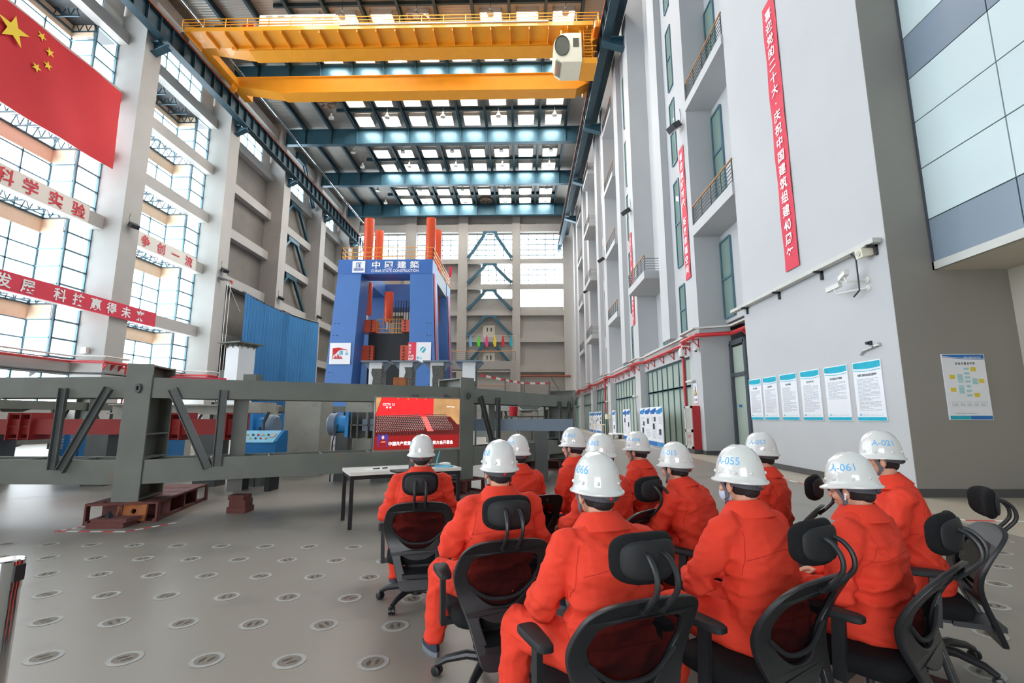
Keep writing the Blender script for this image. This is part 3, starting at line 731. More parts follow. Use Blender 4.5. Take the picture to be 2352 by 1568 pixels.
def rail(p, q, n, z0, zz):
    for z in zz: mb.bar((p[0], p[1], z), (q[0], q[1], z), .05, .05)
    for k in range(n + 1): 
        a = Vector(p).lerp(Vector(q), k / n); mb.bar((a.x, a.y, z0), (a.x, a.y, zz[-1]), .05, .05)
rail((-16.7, Y0 + .3), (-8.2, Y0 + .3), 9, 15.8, (16.2, 16.6, 17.05)); rail((-8.2, Y0 + .3), (-8.2, Y1), 12, 15.8, (16.2, 16.6, 17.05))
rail((-16.7, Y0 + .3), (-16.7, Y1), 12, 15.8, (16.2, 16.6, 17.05)); rail((-14, 50.2), (-10.3, 50.2), 6, 15.8, (16.2, 16.6, 17.0))
build('top_railing', mb, 'crane_yellow', parent=T)
mb = MB()
for ya in (Y0, Y1 - 2.3):
    mb.add([(-7.4, ya + .25, .5), (-8.1, ya + .25, 14.6), (-8.1, ya + .95, 14.6), (-7.4, ya + .95, .5)], [(0, 1, 2, 3)])
build('side_banner', mb, 'banner_red', parent=T)
def board(name, lab, x0, x1, z0, z1):
    b = thing(name, lab, 'board', ((x0 + x1) / 2, Y0 - .06, z0)); build('panel', MB().box(x0, x1, Y0 - .08, Y0 - .035, z0, z1), 'sign_white', parent=b); return b
b = board('sign_board', 'white square board with red flag emblem on the left leg of the blue machine', -17.15, -15.28, 6.15, 8.05)
fl = [(-16.85, 7.55), (-16.6, 7.62), (-16.3, 7.64), (-16.0, 7.55), (-15.55, 7.42), (-15.55, 7.37), (-16.0, 7.45), (-16.3, 7.4), (-16.5, 7.2), (-16.8, 6.9)]
build('flag_emblem', MB().prism(fl, (0, Y0 - .1, 0), (1, 0, 0), (0, 0, 1), (0, .015, 0)).box(-16.88, -16.84, Y0 - .1, Y0 - .085, 6.6, 7.6), 'flag_red', parent=b)
mb = MB(); put(mb, '建', (-16.12, Y0 - .1, 7.18), (1, 0, 0), (0, 0, 1), .38, .42); put(mb, '证', (-15.62, Y0 - .1, 7.12), (1, 0, 0), (0, 0, 1), .32, .34); build('cyan_lettering', mb, 'print_cyan', parent=b)
mb = MB()
for k, h in enumerate((.2, .28, .22, .42, .36, .2, .24, .12)): mb.box(-16.75 + k * .1, -16.68 + k * .1, Y0 - .1, Y0 - .085, 6.62, 6.62 + h)
build('skyline', mb, 'letter_red', parent=b)
b = board('sign_board', 'white and red board with blue ring emblem on the right leg of the blue machine', -10.15, -8.1, 6.3, 8.1)
build('red_strip', MB().box(-10.15, -9.42, Y0 - .09, Y0 - .082, 6.3, 8.1), 'banner_red', parent=b)
mb = MB()
for i, ch in enumerate('狮子洋大桥'): put(mb, ch, (-9.98, Y0 - .1, 7.8 - i * .3), (1, 0, 0), (0, 0, 1), .26, .27)
for i, ch in enumerate('塔壁'): put(mb, ch, (-9.72, Y0 - .1, 6.85 - i * .3), (1, 0, 0), (0, 0, 1), .26, .27)
build('strip_lettering', mb, 'letter_white', parent=b)
mb = MB(); mb.prism([(-8.95, 7.2), (-8.75, 7.15), (-8.6, 7.35), (-8.55, 7.6), (-8.7, 7.5), (-8.85, 7.3)], (0, Y0 - .1, 0), (1, 0, 0), (0, 0, 1), (0, .015, 0))
mb.prism([(-9.05, 7.25), (-9.05, 7.5), (-8.85, 7.68), (-8.6, 7.65), (-8.85, 7.55), (-8.95, 7.4)], (0, Y0 - .1, 0), (1, 0, 0), (0, 0, 1), (0, .015, 0))
put(mb, '建', (-9.25, Y0 - .1, 6.7), (1, 0, 0), (0, 0, 1), .24, .26); put(mb, '证', (-8.98, Y0 - .1, 6.68), (1, 0, 0), (0, 0, 1), .2, .22)
build('ring_emblem', mb, 'print_cyan', parent=b)
for k, (x, y, c, lab) in enumerate(((-8.3, Y1 - .2, 'letter_red', 'small red flag on a pole at the far top corner of the blue machine'),)):
    f = thing('flag', lab, 'flag', (x, y, 15.7)); build('pole', MB().tube([(x, y, 15.7), (x, y, 18.6)], .03, 6), 'chrome', parent=f)
    build('cloth', MB().prism([(0, 0), (.35, -.1), (.3, -1.0), (.12, -1.4), (0, -1.3)], (x + .02, y, 18.5), (1, 0, 0), (0, 0, 1), (0, .04, 0)), c, parent=f)
# ================================================================ BRACES, CURTAIN, FLAGS AT THE END
TOPS = [30.9, 25.55, 21.3, 17.15, 12.95]; BOT = [26.5, 22.4, 18.1, 13.95, 9.5]
for k, (zt, zb) in enumerate(zip(TOPS, BOT)):
    b = thing('steel_brace', 'teal inverted V steel brace on the end wall, %s' % ['topmost level', 'second level from the top', 'third level from the top', 'fourth level from the top', 'lowest level behind the pennants'][k], 'brace', (-5.1, 73.2, zb), 0, 'end wall braces')
    for s in (-1, 1):
        mb = MB().ibeam((-5.1 + s * .9, 73.0, zt - .55), (-5.1 + s * 3.3, 73.0, zb + .1), .45, .42, .05, up=(0, 1, 0)); mb.bar((-5.1 + s * 2.9, 73.0, zb + .1 + (zt - .65 - zb) / 6), (-5.1 + s * 3.45, 73.0, zb), .55, .5)
        build('diagonal', mb, 'steel_teal', parent=b)
    build('gusset', MB().prism([(-1.1, 0), (1.1, 0), (1.25, -.75), (.75, -.6), (.4, -.32), (-.4, -.32), (-.75, -.6), (-1.25, -.75)], (-5.1, 72.85, zt + .02), (1, 0, 0), (0, 0, 1), (0, .3, 0)), 'steel_teal', parent=b)
for k, z in enumerate((27.9, 23.35, 18.7, 13.95)):
    b = thing('steel_brace', 'dark teal V brace under the %s beam of the fourth left bay' % ['top', 'second', 'third', 'fourth'][k], 'brace', (-28.0, 56.3, z - 4), 0, 'left wall braces')
    for s in (-1, 1): build('diagonal', MB().ibeam((-28.45, 56.35 + s * .9, z - .35), (-28.45, 56.35 + s * 4.1, z - 3.9), .3, .3, .05, up=(1, 0, 0)), 'steel_teal', parent=b)
    build('gusset', MB().box(-28.6, -28.3, 55.0, 57.7, z - .5, z - .02), 'steel_teal', parent=b)
b = thing('steel_brace', 'teal brace rising above the crane rail on the left side', 'brace', (-28.3, 56, 30)); build('diagonal', MB().ibeam((-28.0, 56.3, 34.2), (-28.0, 60.2, 29.2), .35, .35, .05, up=(1, 0, 0)), 'steel_teal', parent=b); build('gusset', MB().box(-28.2, -27.8, 54.9, 57, 33.4, 34.3), 'steel_dark_teal', parent=b)
# blue curtain
cu = thing('curtain', 'tall blue pleated curtain hanging on a wire beside the left columns', 'curtain', (-25.5, 50, 0))
mb = MB(); n = 260; vs = []; fs = []
for i in range(n + 1):
    t = i / n; y = 43.2 + 16.9 * t; a = .09 * math.sin(i * 1.7) + .05 * math.sin(i * .61)
    if .47 < t < .55: a *= 2.4
    zt = 13.15 - 1.1 * math.sin(math.pi * t) * .35 + .3 * t
    if t < .08: a += .5 * (1 - t / .08)
    for j in range(5): vs.append((-26.3 + a * (.6 + .4 * j / 4), y, zt * (1 - j / 4)))
for i in range(n):
    for j in range(4): fs.append((i * 5 + j, i * 5 + j + 1, i * 5 + j + 6, i * 5 + j + 5))
mb.add(vs, fs); build('cloth', mb, 'curtain_blue', parent=cu, smooth=True, ang=180)
mb = MB()
for i in range(60): mb.box(-26.36, -26.26, 43.3 + i * .283, 43.38 + i * .283, 13.1 - .385 * math.sin(math.pi * (i + .5) / 60) + .3 * i / 60, 13.28 - .385 * math.sin(math.pi * (i + .5) / 60) + .3 * i / 60)
build('hook', mb, 'bracket_dark', parent=cu)
build('wire', MB().tube([(-26.3, 40.9, 13.6), (-26.3, 43.2, 13.2), (-26.3, 51, 12.95), (-26.3, 60.2, 13.6)], .02, 6).tube([(-26.4, 41, 13.5), (-26.35, 43.25, 11.2)], .02, 6), 'white_plastic', parent=cu)
pb = thing('rope_bracket', 'steel bracket with red tip and pull ropes on the left column beside the curtain', 'bracket', (-26.8, 40.8, 13))
build('arm', MB().bar((-26.95, 40.5, 13.75), (-26.2, 41.3, 13.6), .12, .12).box(-26.9, -26.5, 40.7, 41.0, 13.6, 13.75), 'frame_grey', parent=pb); build('pulley', MB().box(-26.3, -26.1, 41.2, 41.4, 13.4, 13.65), 'pipe_red', parent=pb)
build('rope', MB().tube([(-26.2, 41.2, 13.5), (-26.2, 41.2, .3)], .025, 6).tube([(-26.35, 41.0, 13.5), (-26.35, 41.0, .3)], .025, 6), 'white_plastic', parent=pb)
# pennant string and gallery in front of the end wall
g = thing('gallery', 'concrete gallery with wooden handrails in front of the end wall', 'gallery', (-5, 60.5, 0)); 
mb = MB().box(-12, -.75, 60, 62, 7.45, 8.5).box(-1.5, -.75, 60, 60.8, 0, 7.45).box(-12, -11.2, 60, 60.8, 0, 7.45); build('deck', mb, 'end_wall_paint', parent=g)
mb = MB()
for z in (8.75, 9.0, 9.25, 9.5): mb.bar((-12, 60.05, z), (-.85, 60.05, z), .02, .02)
for k in range(8): mb.bar((-12 + k * 1.59, 60.05, 8.5), (-12 + k * 1.59, 60.05, 9.7), .04, .04)
for z in (4.4, 4.7, 5.0): mb.bar((-7.6, 60.05, z), (-1.5, 60.05, z), .02, .02)
build('railing', mb, 'rail_dark', parent=g); build('handrail', MB().tube([(-12, 60.05, 9.75), (-.8, 60.05, 9.75)], .05, 8).tube([(-7.6, 60.05, 5.4), (-1.5, 60.05, 5.4)], .05, 8), 'wood_rail', parent=g)
build('lower_deck', MB().box(-12, -1.5, 60, 62, 3.4, 4.2), 'end_wall_paint', parent=g)
for nm, c in (('light blue', (120, 190, 220)), ('bright green', (90, 220, 60)), ('pink', (236, 70, 130)), ('yellow', (236, 206, 60)), ('red', (206, 40, 60)), ('turquoise', (60, 170, 190))):
    mat('pennant_' + nm.replace(' ', '_'), c, .7)
for k, nm in enumerate(('light blue', 'bright green', 'pink', 'yellow', 'red', 'turquoise')):
    x = -6.65 + k * 1.04
    p = tag(build('pennant', MB().prism([(-.03, .7), (.06, .7), (.22, -.15), (.2, -.75), (-.05, -.8), (-.22, -.3), (-.1, .2)], (x, 60.5, 11.2), (1, 0, 0), (0, 0, 1), (0, .06, 0)), 'pennant_' + nm.replace(' ', '_')), '%s pennant on the string in front of the end wall' % nm, 'pennant', 'pennants')
tag(build('pennant_string', MB().tube([(-8.5, 60.5, 11.95), (-4, 60.5, 11.9), (-.8, 60.5, 11.8)], .012, 5).tube([(-.8, 60.5, 11.8), (-.8, 60.3, 9.8)], .012, 5), 'white_plastic'), 'thin string that carries the coloured pennants', 'string')
tag(build('wall_pipe', MB().tube([(-.3, 72.9, 7.7), (7.4, 72.9, 7.7)], .12, 8), 'rail_rust'), 'rusty pipe along the end wall at right, below the pale panel', 'pipe')
# ================================================================ RING FRAME (twelve-sided steel reaction frame)
RC = Vector((-8.45, 17.1, 0)); RR = 10.35
RV = [RC + Vector((RR * math.cos(R(-75 + 30 * k)), RR * math.sin(R(-75 + 30 * k)), 0)) for k in range(12)]
RF = thing('steel_reaction_frame', 'large grey twelve-sided steel reaction frame standing on the floor', 'frame', (RC.x, RC.y, 0))
def channel(mb, p, q, n, w=.11, d=.05):
    p = Vector(p); q = Vector(q); n = Vector(n); a = (q - p).normalized().cross(n).normalized()
    mb.bar(p, q, w, .012, up=n)
    for s in (-1, 1): mb.bar(p + a * (s * (w / 2)) + n * d / 2, q + a * (s * (w / 2)) + n * d / 2, .012, d, up=n)
for k in range(12):
    v = RV[k]; rad = (v - RC).normalized(); tan = Vector((-rad.y, rad.x, 0)); up = Vector((0, 0, 1))
    mb = MB()
    def P(a, b, z): return v + tan * a + rad * b + up * z
    z0, z1 = .29, 2.3
    mb.bar(P(0, .0, z0), P(0, .0, z1), .34, .035, up=rad); mb.bar(P(0, -.75, z0), P(0, -.75, z1), .34, .035, up=rad)
    mb.bar(P(0, -.375, z0), P(0, -.375, z1), .03, .72, up=rad)
    for z in (z0 + .02, .9, 1.25, z1 - .02): mb.bar(P(-.165, -.375, z), P(.165, -.375, z), .72, .025)
    post = build('post', mb, 'ring_steel', parent=RF)
    mb = MB(); mb.lathe([(.055, 0), (.055, .03), (.025, .03), (.025, 0)], 18, Matrix.Translation(P(.02, .02, 1.93)) @ rad.to_track_quat('Z', 'Y').to_matrix().to_4x4() @ Matrix.Diagonal((.7, 1.3, 2.0, 1)), cap=False)
    build('lifting_ring', mb, 'ring_steel_dark', parent=post)
    w = RV[(k + 1) % 12]; d = (w - v).normalized(); n = Vector((d.y, -d.x, 0))
    for z0, z1, nm in ((1.79, 2.1, 'top_beam'), (.53, .88, 'bottom_beam')):
        mb = MB(); a = v + d * .16; b = w - d * .16; zc = (z0 + z1) / 2; up = Vector((0, 0, 1))
        mb.bar(a + up * zc, b + up * zc, .03, z1 - z0); mb.bar(a - n * .6 + up * zc, b - n * .6 + up * zc, .03, z1 - z0)
        mb.bar(a - n * .3 + up * zc, b - n * .3 + up * zc, .58, .03)
        for j in range(1, 6):
            c = a.lerp(b, j / 6); mb.bar(c + up * zc, c - n * .58 + up * zc, .02, z1 - z0 - .02)
        L = (w - v).length
        if k >= 1: mb.prism([(-.62, 0), (.62, 0), (.34, -.1), (-.34, -.1)], v.lerp(w, .5) + up * (z0 if nm == 'top_beam' else z0), d, up, -n * .03)
        build(nm, mb, 'ring_steel', parent=RF)
    for s, base in ((1, v), (-1, w)):
        dd = d * s; mb = MB(); o = n * .03
        channel(mb, base + dd * 1.1 + o + Vector((0, 0, .74)), base + dd * 1.1 + o + Vector((0, 0, 1.93)), n); build('brace', mb, 'ring_steel_dark', parent=RF)
        mb = MB(); channel(mb, base + dd * .98 + o + Vector((0, 0, .72)), base + dd * .42 + o + Vector((0, 0, 1.93)), n); build('brace', mb, 'ring_steel_dark', parent=RF)
    m = v.lerp(w, .255); build('support_plate', MB().bar(m - n * .3 + Vector((0, 0, .3)), m - n * .3 + Vector((0, 0, 1.8)), .22, .03, up=n), 'ring_steel', parent=RF)
# red-brown base frames under the posts
BL = {0: 'hollow red-brown base frame under the foremost left post of the ring frame', 1: 'hollow red-brown base frame under the ring frame post beside the white table', 2: 'hollow red-brown base frame under the ring frame post farthest right', 11: 'hollow red-brown base frame at the left edge under the ring frame'}
for k, lab in BL.items():
    v = RV[k]; rad = (v - RC).normalized(); tan = Vector((-rad.y, rad.x, 0)); c = v - rad * .93
    b = thing('base_frame', lab, 'base', (c.x, c.y, 0), math.atan2(tan.y, tan.x), 'ring frame bases')
    mb = MB(); wx, wy, h = .44, 1.0, .285
    mb.box(-wx, wx, -wy, wy, h - .03, h).box(-wx, wx, -wy, wy, 0, .02)
    for s in (-1, 1): mb.box(s * wx - .012, s * wx + .012, -wy, -wy + .1, 0, h).box(s * wx - .012, s * wx + .012, wy - .1, wy, 0, h)
    for y in (-.55, 0, .5): mb.box(-wx, wx, y - .02, y + .02, 0, h)
    for x in (-wx + .02, -.02, wx - .02): mb.box(x - .02, x + .02, -wy, wy, 0.02, .05).box(x - .02, x + .02, -wy + .02, wy - .02, .02, h - .02) if abs(x) < .1 else mb.box(x - .02, x + .02, -wy, wy, 0.02, .05)
    for s in (-.3, .3): mb.lathe([(.04, 0), (.04, .012), (0, .012)], 12, Matrix.Translation((s, -wy + .12, h)))
    build('box_section', mb, 'base_red', parent=b, local=True)
for (x, y, lab) in ((-4.55, 7.95, 'small dark red packing block under the left part of the ring frame'), (-2.05, 9.1, 'dark red packing block under the ring frame behind the white table'), (.38, 14.6, 'dark red packing block right of the middle ring post'), (1.15, 13.6, 'dark red packing block behind the seated people at right')):
    tag(build('packing_block', MB().box(x - .15, x + .15, y - .13, y + .13, 0, .09).box(x - .13, x + .13, y - .11, y + .11, .09, .2).box(x - .15, x + .10, y - .12, y + .12, .2, .27), 'base_red'), lab, 'block', 'packing blocks')
cl = thing('floor_clamp', 'red floor clamp with dark nut and rusty eye plate in front of the left post', 'clamp', (-5.72, 6.86, 0), .1)
build('base_plate', MB().box(-.24, .24, -.14, .14, .0, .07).prism([(-.2, -.12), (.26, -.12), (.3, .12), (-.12, .12)], (0, 0, .07), (1, 0, 0), (0, 1, 0), (0, 0, .05)), 'base_red', parent=cl, local=True)
build('nut', MB().lathe([(.05, .12), (.05, .16), (.03, .16), (.03, .2)], 6, Matrix.Translation((-.05, 0, 0))), 'black_steel', parent=cl, local=True)
vs, fs = shape2d([[(-.2, 0), (.2, 0), (.2, .22), (.12, .26), (-.14, .26), (-.2, .2)], [(.03 + .035 * math.cos(t), .13 + .035 * math.sin(t)) for t in [k * math.pi / 6 for k in range(12)]]], .02)
mb = MB(); mb.add(vs, fs, Matrix.Translation((.1, .21, .03)) @ Matrix.Rotation(R(80), 4, 'X')); build('eye_plate', mb, 'rust_orange', parent=cl, local=True)
mb = MB()
for i, (p, q) in enumerate((((-.5, -.3), (.45, -.3)), ((.45, -.3), (.72, .25)), ((-.5, -.3), (-.35, .0)))):
    for k in range(6):
        mb.cur = k % 2; a = Vector(p).lerp(Vector(q), k / 6); b = Vector(p).lerp(Vector(q), (k + 1) / 6)
        mb.bar((a.x - 5.72, a.y + 6.86, .002), (b.x - 5.72, b.y + 6.86, .002), .05, .003)
tag(build('floor_tape', mb, ['tape_red', 'tape_white']), 'red and white tape square on the floor around the red clamp', 'tape')
# things lying on the ring frame
tag(build('steel_box', MB().box(-4.72, -4.5, 8.0, 8.2, 2.1, 2.22), 'ring_steel'), 'small grey steel box lying on the ring frame below the blue curtain', 'box')
tag(build('steel_box', MB().box(-2.52, -2.28, 9.3, 9.5, 2.1, 2.27), 'rust_orange'), 'rusty steel box lying on the ring frame between the white spalled columns', 'box')
tag(build('red_sheet', MB().prism([(-5.5, 7.4), (-4.85, 7.75), (-5.05, 8.0), (-5.7, 7.6)], (0, 0, 2.1), (1, 0, 0), (0, 1, 0), (0, 0, .035)), 'banner_red'), 'folded red sheet lying on the ring frame near the left post', 'sheet')
tp = thing('barrier_tape', 'red and white barrier tape strung between short posts on the right ring beam', 'tape', (.2, 12.2, 2.1))
pts = [(-.9, 10.35, 2.4), (-.4, 11.2, 2.36), (.05, 12.0, 2.34), (.75, 13.2, 2.42)]
mb = MB()
for i in range(3):
    for k in range(5):
        mb.cur = (k + i) % 2; mb.bar(Vector(pts[i]).lerp(Vector(pts[i + 1]), k / 5), Vector(pts[i]).lerp(Vector(pts[i + 1]), (k + 1) / 5), .006, .05)
build('tape', mb, ['tape_red', 'tape_white'], parent=tp)
mb = MB()
for p in pts[1:]: mb.bar((p[0], p[1], 2.1), (p[0], p[1], p[2] + .05), .03, .03)
mb.bar((.78, 13.2, 2.62), (1.1, 13.5, 2.12), .012, .012); build('post', mb, 'ring_steel_dark', parent=tp)

# ---------------------------------------------------------------- test rig inside the ring
st = thing('loading_strut', 'long red steel loading strut with bolted flanges behind the ring frame', 'strut', (-9, 10.9, 0))
build('beam', MB().box(-13.2, -6.15, 10.7, 11.1, 1.12, 1.46), 'strut_red', parent=st)
for x in (-11.25, -7.85, -6.3):
    mb = MB()
    for q in (-.28, .0, .24): mb.box(x + q - .015, x + q + .015, 10.62, 11.18, 1.0, 1.6)
    for z in (1.02, 1.28, 1.56): mb.box(x - .28, x + .25, 10.66, 11.14, z, z + .02)
    build('flange', mb, 'strut_red', parent=st)
for x in (-12, -9.5, -7.0): build('support', MB().box(x - .25, x + .25, 10.7, 11.1, 0, 1.12), 'ring_steel_dark', parent=st)
def jack(lab, x, y, z, s, L):
    j = thing('hydraulic_jack', lab, 'jack', (x, y, 0), 0, 'hydraulic jacks'); X = Matrix.Translation((x, y, z)) @ Matrix.Rotation(R(90) * s, 4, 'Y')
    build('cylinder', MB().lathe([(.2, 0), (.21, .05), (.21, L), (.19, L + .03)], 24, X), 'jack_blue', parent=j, smooth=True)
    build('end_plate', MB().box(x - .04, x + .04, y - .28, y + .28, z - .3, z + .3), 'jack_blue', parent=j)
    build('clamp_ring', MB().lathe([(.22, L), (.27, L + .02), (.27, L + .18), (.22, L + .22)], 24, X), 'beam_grey_blue', parent=j, smooth=True)
    build('stand', MB().box(x + s * L / 2 - .15, x + s * L / 2 + .15, y - .15, y + .15, 0, z - .2), 'ring_steel_dark', parent=j)
    build('hose', MB().tube([(x + s * L * .8, y - .22, z), (x + s * L * .9, y - .4, z - .4), (x + s * L, y - .35, 0.02)], .015, 6), 'black_steel', parent=j)
jack('blue hydraulic jack with grey ring at the right end of the red strut', -6.0, 10.9, 1.29, 1, .22)
jack('blue hydraulic jack on the left end of the grey beam behind the television', -4.2, 11.8, 1.33, -1, .3)
gb = thing('loading_beam', 'long blue-grey loading beam running behind the television', 'beam', (-1.5, 11.8, 0))
build('beam', MB().box(-3.85, 1.2, 11.6, 12.0, 1.18, 1.46), 'beam_grey_blue', parent=gb)
mb = MB()
for x in (-4.1, -3.95, -3.7, -3.4): mb.box(x, x + .03, 11.5, 12.1, 1.0, 1.62)
mb.box(-4.12, -3.35, 11.5, 12.1, 1.3, 1.33); build('end_bracket', mb, 'ring_steel_dark', parent=gb)
build('support', MB().box(-3.6, -3.2, 11.6, 12.0, 0, 1.18).box(.3, .6, 11.6, 12, 0, 1.18), 'ring_steel_dark', parent=gb)
cs = thing('control_console', 'light blue hydraulic control console with knobs behind the ring frame', 'console', (-5.55, 10.2, 0))
build('cabinet', MB().box(-6.05, -5.1, 10.0, 10.5, .6, .92).prism([(0, .92), (0, 1.0), (.32, 1.22), (.5, 1.22), (.5, .92)], (-6.05, 10.0, 0), (0, 1, 0), (0, 0, 1), (.95, 0, 0)), 'cabinet_blue', parent=cs)
build('panel', MB().prism([(-.02, .98), (.3, 1.2), (.31, 1.22), (-.02, 1.0)], (-6.0, 10.0, 0), (0, 1, 0), (0, 0, 1), (.85, 0, 0)), 'console_blue', parent=cs)
for row in range(2):
    for k in range(6):
        mb = MB().lathe([(.022, 0), (.022, .02), (0, .02)], 10, Matrix.Translation((-5.9 + k * .11, 10.07 + row * .1, 1.06 + row * .07)) @ Matrix.Rotation(R(55), 4, 'X'))
        build('knob', mb, ['bracket_dark', 'knob_red', 'crane_yellow'][(k + row) % 3], parent=cs)
build('stand', MB().box(-5.95, -5.85, 10.05, 10.45, 0, .6).box(-5.3, -5.2, 10.05, 10.45, 0, .6), 'black_steel', parent=cs)
build('meter', MB().prism([(.1, 1.08), (.2, 1.15), (.2, 1.17), (.1, 1.1)], (-5.3, 10.0, 0), (0, 1, 0), (0, 0, 1), (.1, 0, 0)), 'lamp_grey', parent=cs)
build('mast', MB().tube([(-5.6, 10.4, 1.22), (-5.6, 10.4, 1.4)], .03, 8).bar((-5.6, 10.4, 1.4), (-5.5, 10.4, 1.62), .05, .05), 'bracket_dark', parent=cs)
for k, (x0, x1, lab) in enumerate(((-11.3, -10.75, 'narrow blue cabinet with louvres left of its wider twin behind the ring'), (-10.72, -9.75, 'wide blue cabinet with louvres under the red strut'), (-8.95, -8.55, 'small blue cabinet right of the wide blue one under the red strut'))):
    c = thing('blue_cabinet', lab, 'cabinet', ((x0 + x1) / 2, 11.9, 0), 0, 'blue cabinets'); build('body', MB().box(x0, x1, 11.6, 12.2, 0, 1.2), 'cabinet_blue', parent=c)
    mb = MB()
    for i in range(10):
        for q in ((x0 + x1) / 2 - .2, (x0 + x1) / 2 + .08): mb.box(q, q + .12, 11.58, 11.6, .75 + i * .035, .76 + i * .035)
    build('louvre', mb, 'white_plastic', parent=c)
for x0, x1, y, h, lab in ((-6.25, -5.3, 12.6, 1.95, 'rough pale concrete block behind the blue console'), (-4.75, -4.05, 12.9, 1.95, 'rough pale concrete block behind the blue jack left of the television'), (-7.6, -7.0, 12.8, 1.9, 'narrow pale concrete block behind the ring frame, right of the second red flange'), (-.8, -.2, 15.5, 1.35, 'pale concrete block low behind the right ring posts'), (-.1, .6, 17.2, 1.3, 'pale concrete block farther back behind the right ring posts')):
    mb = MB().box(x0, x1, y, y + .8, 0, h); tag(build('concrete_block', mb, 'block_concrete'), lab, 'block', 'concrete blocks')
tag(build('steel_girder', MB().ibeam((-12.5, 14.5, 1.75), (-7.4, 14.5, 1.72), .4, .3, .04).box(-12.3, -12, 14.3, 14.7, 0, 1.6).box(-10.4, -10.1, 14.3, 14.7, 0, 1.6).box(-8.4, -8.1, 14.3, 14.7, 0, 1.6), 'block_concrete'), 'pale girder on short legs seen over the red strut', 'girder')
ru = thing('steel_rack', 'dark steel rack with open compartments between the right ring posts', 'rack', (.1, 16.2, 0)); mb = MB()
for z in (1.05, 1.5): mb.box(-.6, .8, 16.0, 16.5, z, z + .04)
for x in (-.6, -.15, .3, .76): mb.box(x, x + .03, 16.0, 16.5, .0, 1.54)
build('shelf', mb, 'ring_steel_dark', parent=ru)
sp = tag(build('red_bucket', MB().lathe([(.1, 1.54), (.13, 1.54), (.15, 1.86), (.12, 1.86)], 16, Matrix.Translation((-.3, 16.25, 0))), 'flag_red', smooth=True), 'small red bucket standing on the dark steel rack', 'bucket')
# white spalled test columns
random.seed(11)
for k, x in enumerate((-5.2, -4.12, -3.02, -1.88)):
    t = thing('test_column', 'white test column with spalled concrete face and steel cap, %s in the row of four' % ['leftmost', 'second from the left', 'third from the left', 'rightmost'][k], 'column', (x, 17, 0), 0, 'white test columns')
    build('shaft', MB().box(x - .23, x + .23, 16.8, 17.3, 0, 3.42), 'white_paint', parent=t)
    zt = [3.2, 3.25, 3.3, 2.75][k]; L = []; n = 11; sh = [(.2, -.05), (-.08, .05), (-.12, -.1), (.05, -.02)][k]
    for i in range(n + 1):
        z = 1.4 + (zt - 1.4) * i / n; f = sh[0] * (1 - 2 * abs(i / n - .5)) * 0 + (sh[0] if i < n * .3 else sh[1]); L.append((x - .05 + f * (1 if k else (-1 if i < n * .5 else 1)) + random.uniform(-.05, .05), z))
    poly = L + [(x + .232, zt), (x + .232, 1.4)]
    build('spalled_face', MB().prism(poly, (0, 16.785, 0), (1, 0, 0), (0, 0, 1), (0, .03, 0)).box(x + .225, x + .245, 16.8, 17.3, .3, 3.3), 'spalled_concrete', parent=t)
    mb = MB().box(x - .47, x + .47, 16.6, 17.5, 3.42, 3.47)
    for s in (-1, 1): mb.prism([(0, 0), (s * .22, 0), (s * .22, -.04), (0, -.3)], (x + s * .23, 16.95, 3.42), (1, 0, 0), (0, 0, 1), (0, .25, 0))
    build('cap_plate', mb, 'beam_grey_blue', parent=t)
t = thing('test_column', 'tall white test column with flat steel cap in front of the blue curtain', 'column', (-10.2, 17, 0), R(-18))
build('shaft', MB().box(-.3, .3, -.35, .35, 0, 4.05), 'white_paint', parent=t, local=True)
mb = MB().box(-.52, .52, -.55, .55, 4.1, 4.14)
for a in (-.25, 0, .25): 
    for s in (-1, 1): mb.prism([(0, 0), (s * .16, 0), (0, -.16)], (s * .3, a, 4.1), (1, 0, 0), (0, 0, 1), (0, .02, 0)); mb.prism([(0, 0), (s * .16, 0), (0, -.16)], (a, s * .35, 4.1), (0, 1, 0), (0, 0, 1), (.02, 0, 0))
mb.box(-.32, .32, -.37, .37, 4.0, 4.1); build('cap_plate', mb, 'ring_steel', parent=t, local=True)
tag(build('steel_post', MB().ibeam((-10.9, 17.3, 0), (-10.9, 17.3, 3.2), .25, .25, .03), 'ring_steel'), 'grey steel post left of the tall white test column', 'post')

# ================================================================ LEFT WALL: FLAG, SIGNS, PIPES, LAMPS
fw, ft, fb, fy1 = 8.25, 23.05, 17.55, 28.68; fy0 = fy1 - fw
fg = thing('national_flag', 'huge red flag with five yellow stars hanging high on the left columns', 'flag', (-26.85, (fy0 + fy1) / 2, fb))
mb = MB(); n = 40; vs = []; fs = []
for i in range(n + 1):
    for j in range(9): vs.append((-26.85 + .05 * math.sin(i * .35 + j * .5), fy0 + fw * i / n, fb + (ft - fb) * j / 8))
for i in range(n):
    for j in range(8): fs.append((i * 9 + j, i * 9 + j + 1, (i + 1) * 9 + j + 1, (i + 1) * 9 + j))
mb.add(vs, fs); build('cloth', mb, 'flag_red', parent=fg, smooth=True, ang=180)
h = ft - fb; U = fw / 30; V = h / 20
for i, (cx, cyy, r) in enumerate(((5, 15, 3), (10, 18, 1), (12, 16, 1), (12, 13, 1), (10, 11, 1))):
    rot = 0 if i == 0 else math.atan2(15 - cyy, 5 - cx) - math.pi / 2
    build('star', MB().prism(star(fy0 + cx * U, fb + cyy * V, r * V, rot), (-26.76, 0, 0), (0, 1, 0), (0, 0, 1), (.015, 0, 0)), 'star_yellow', parent=fg)
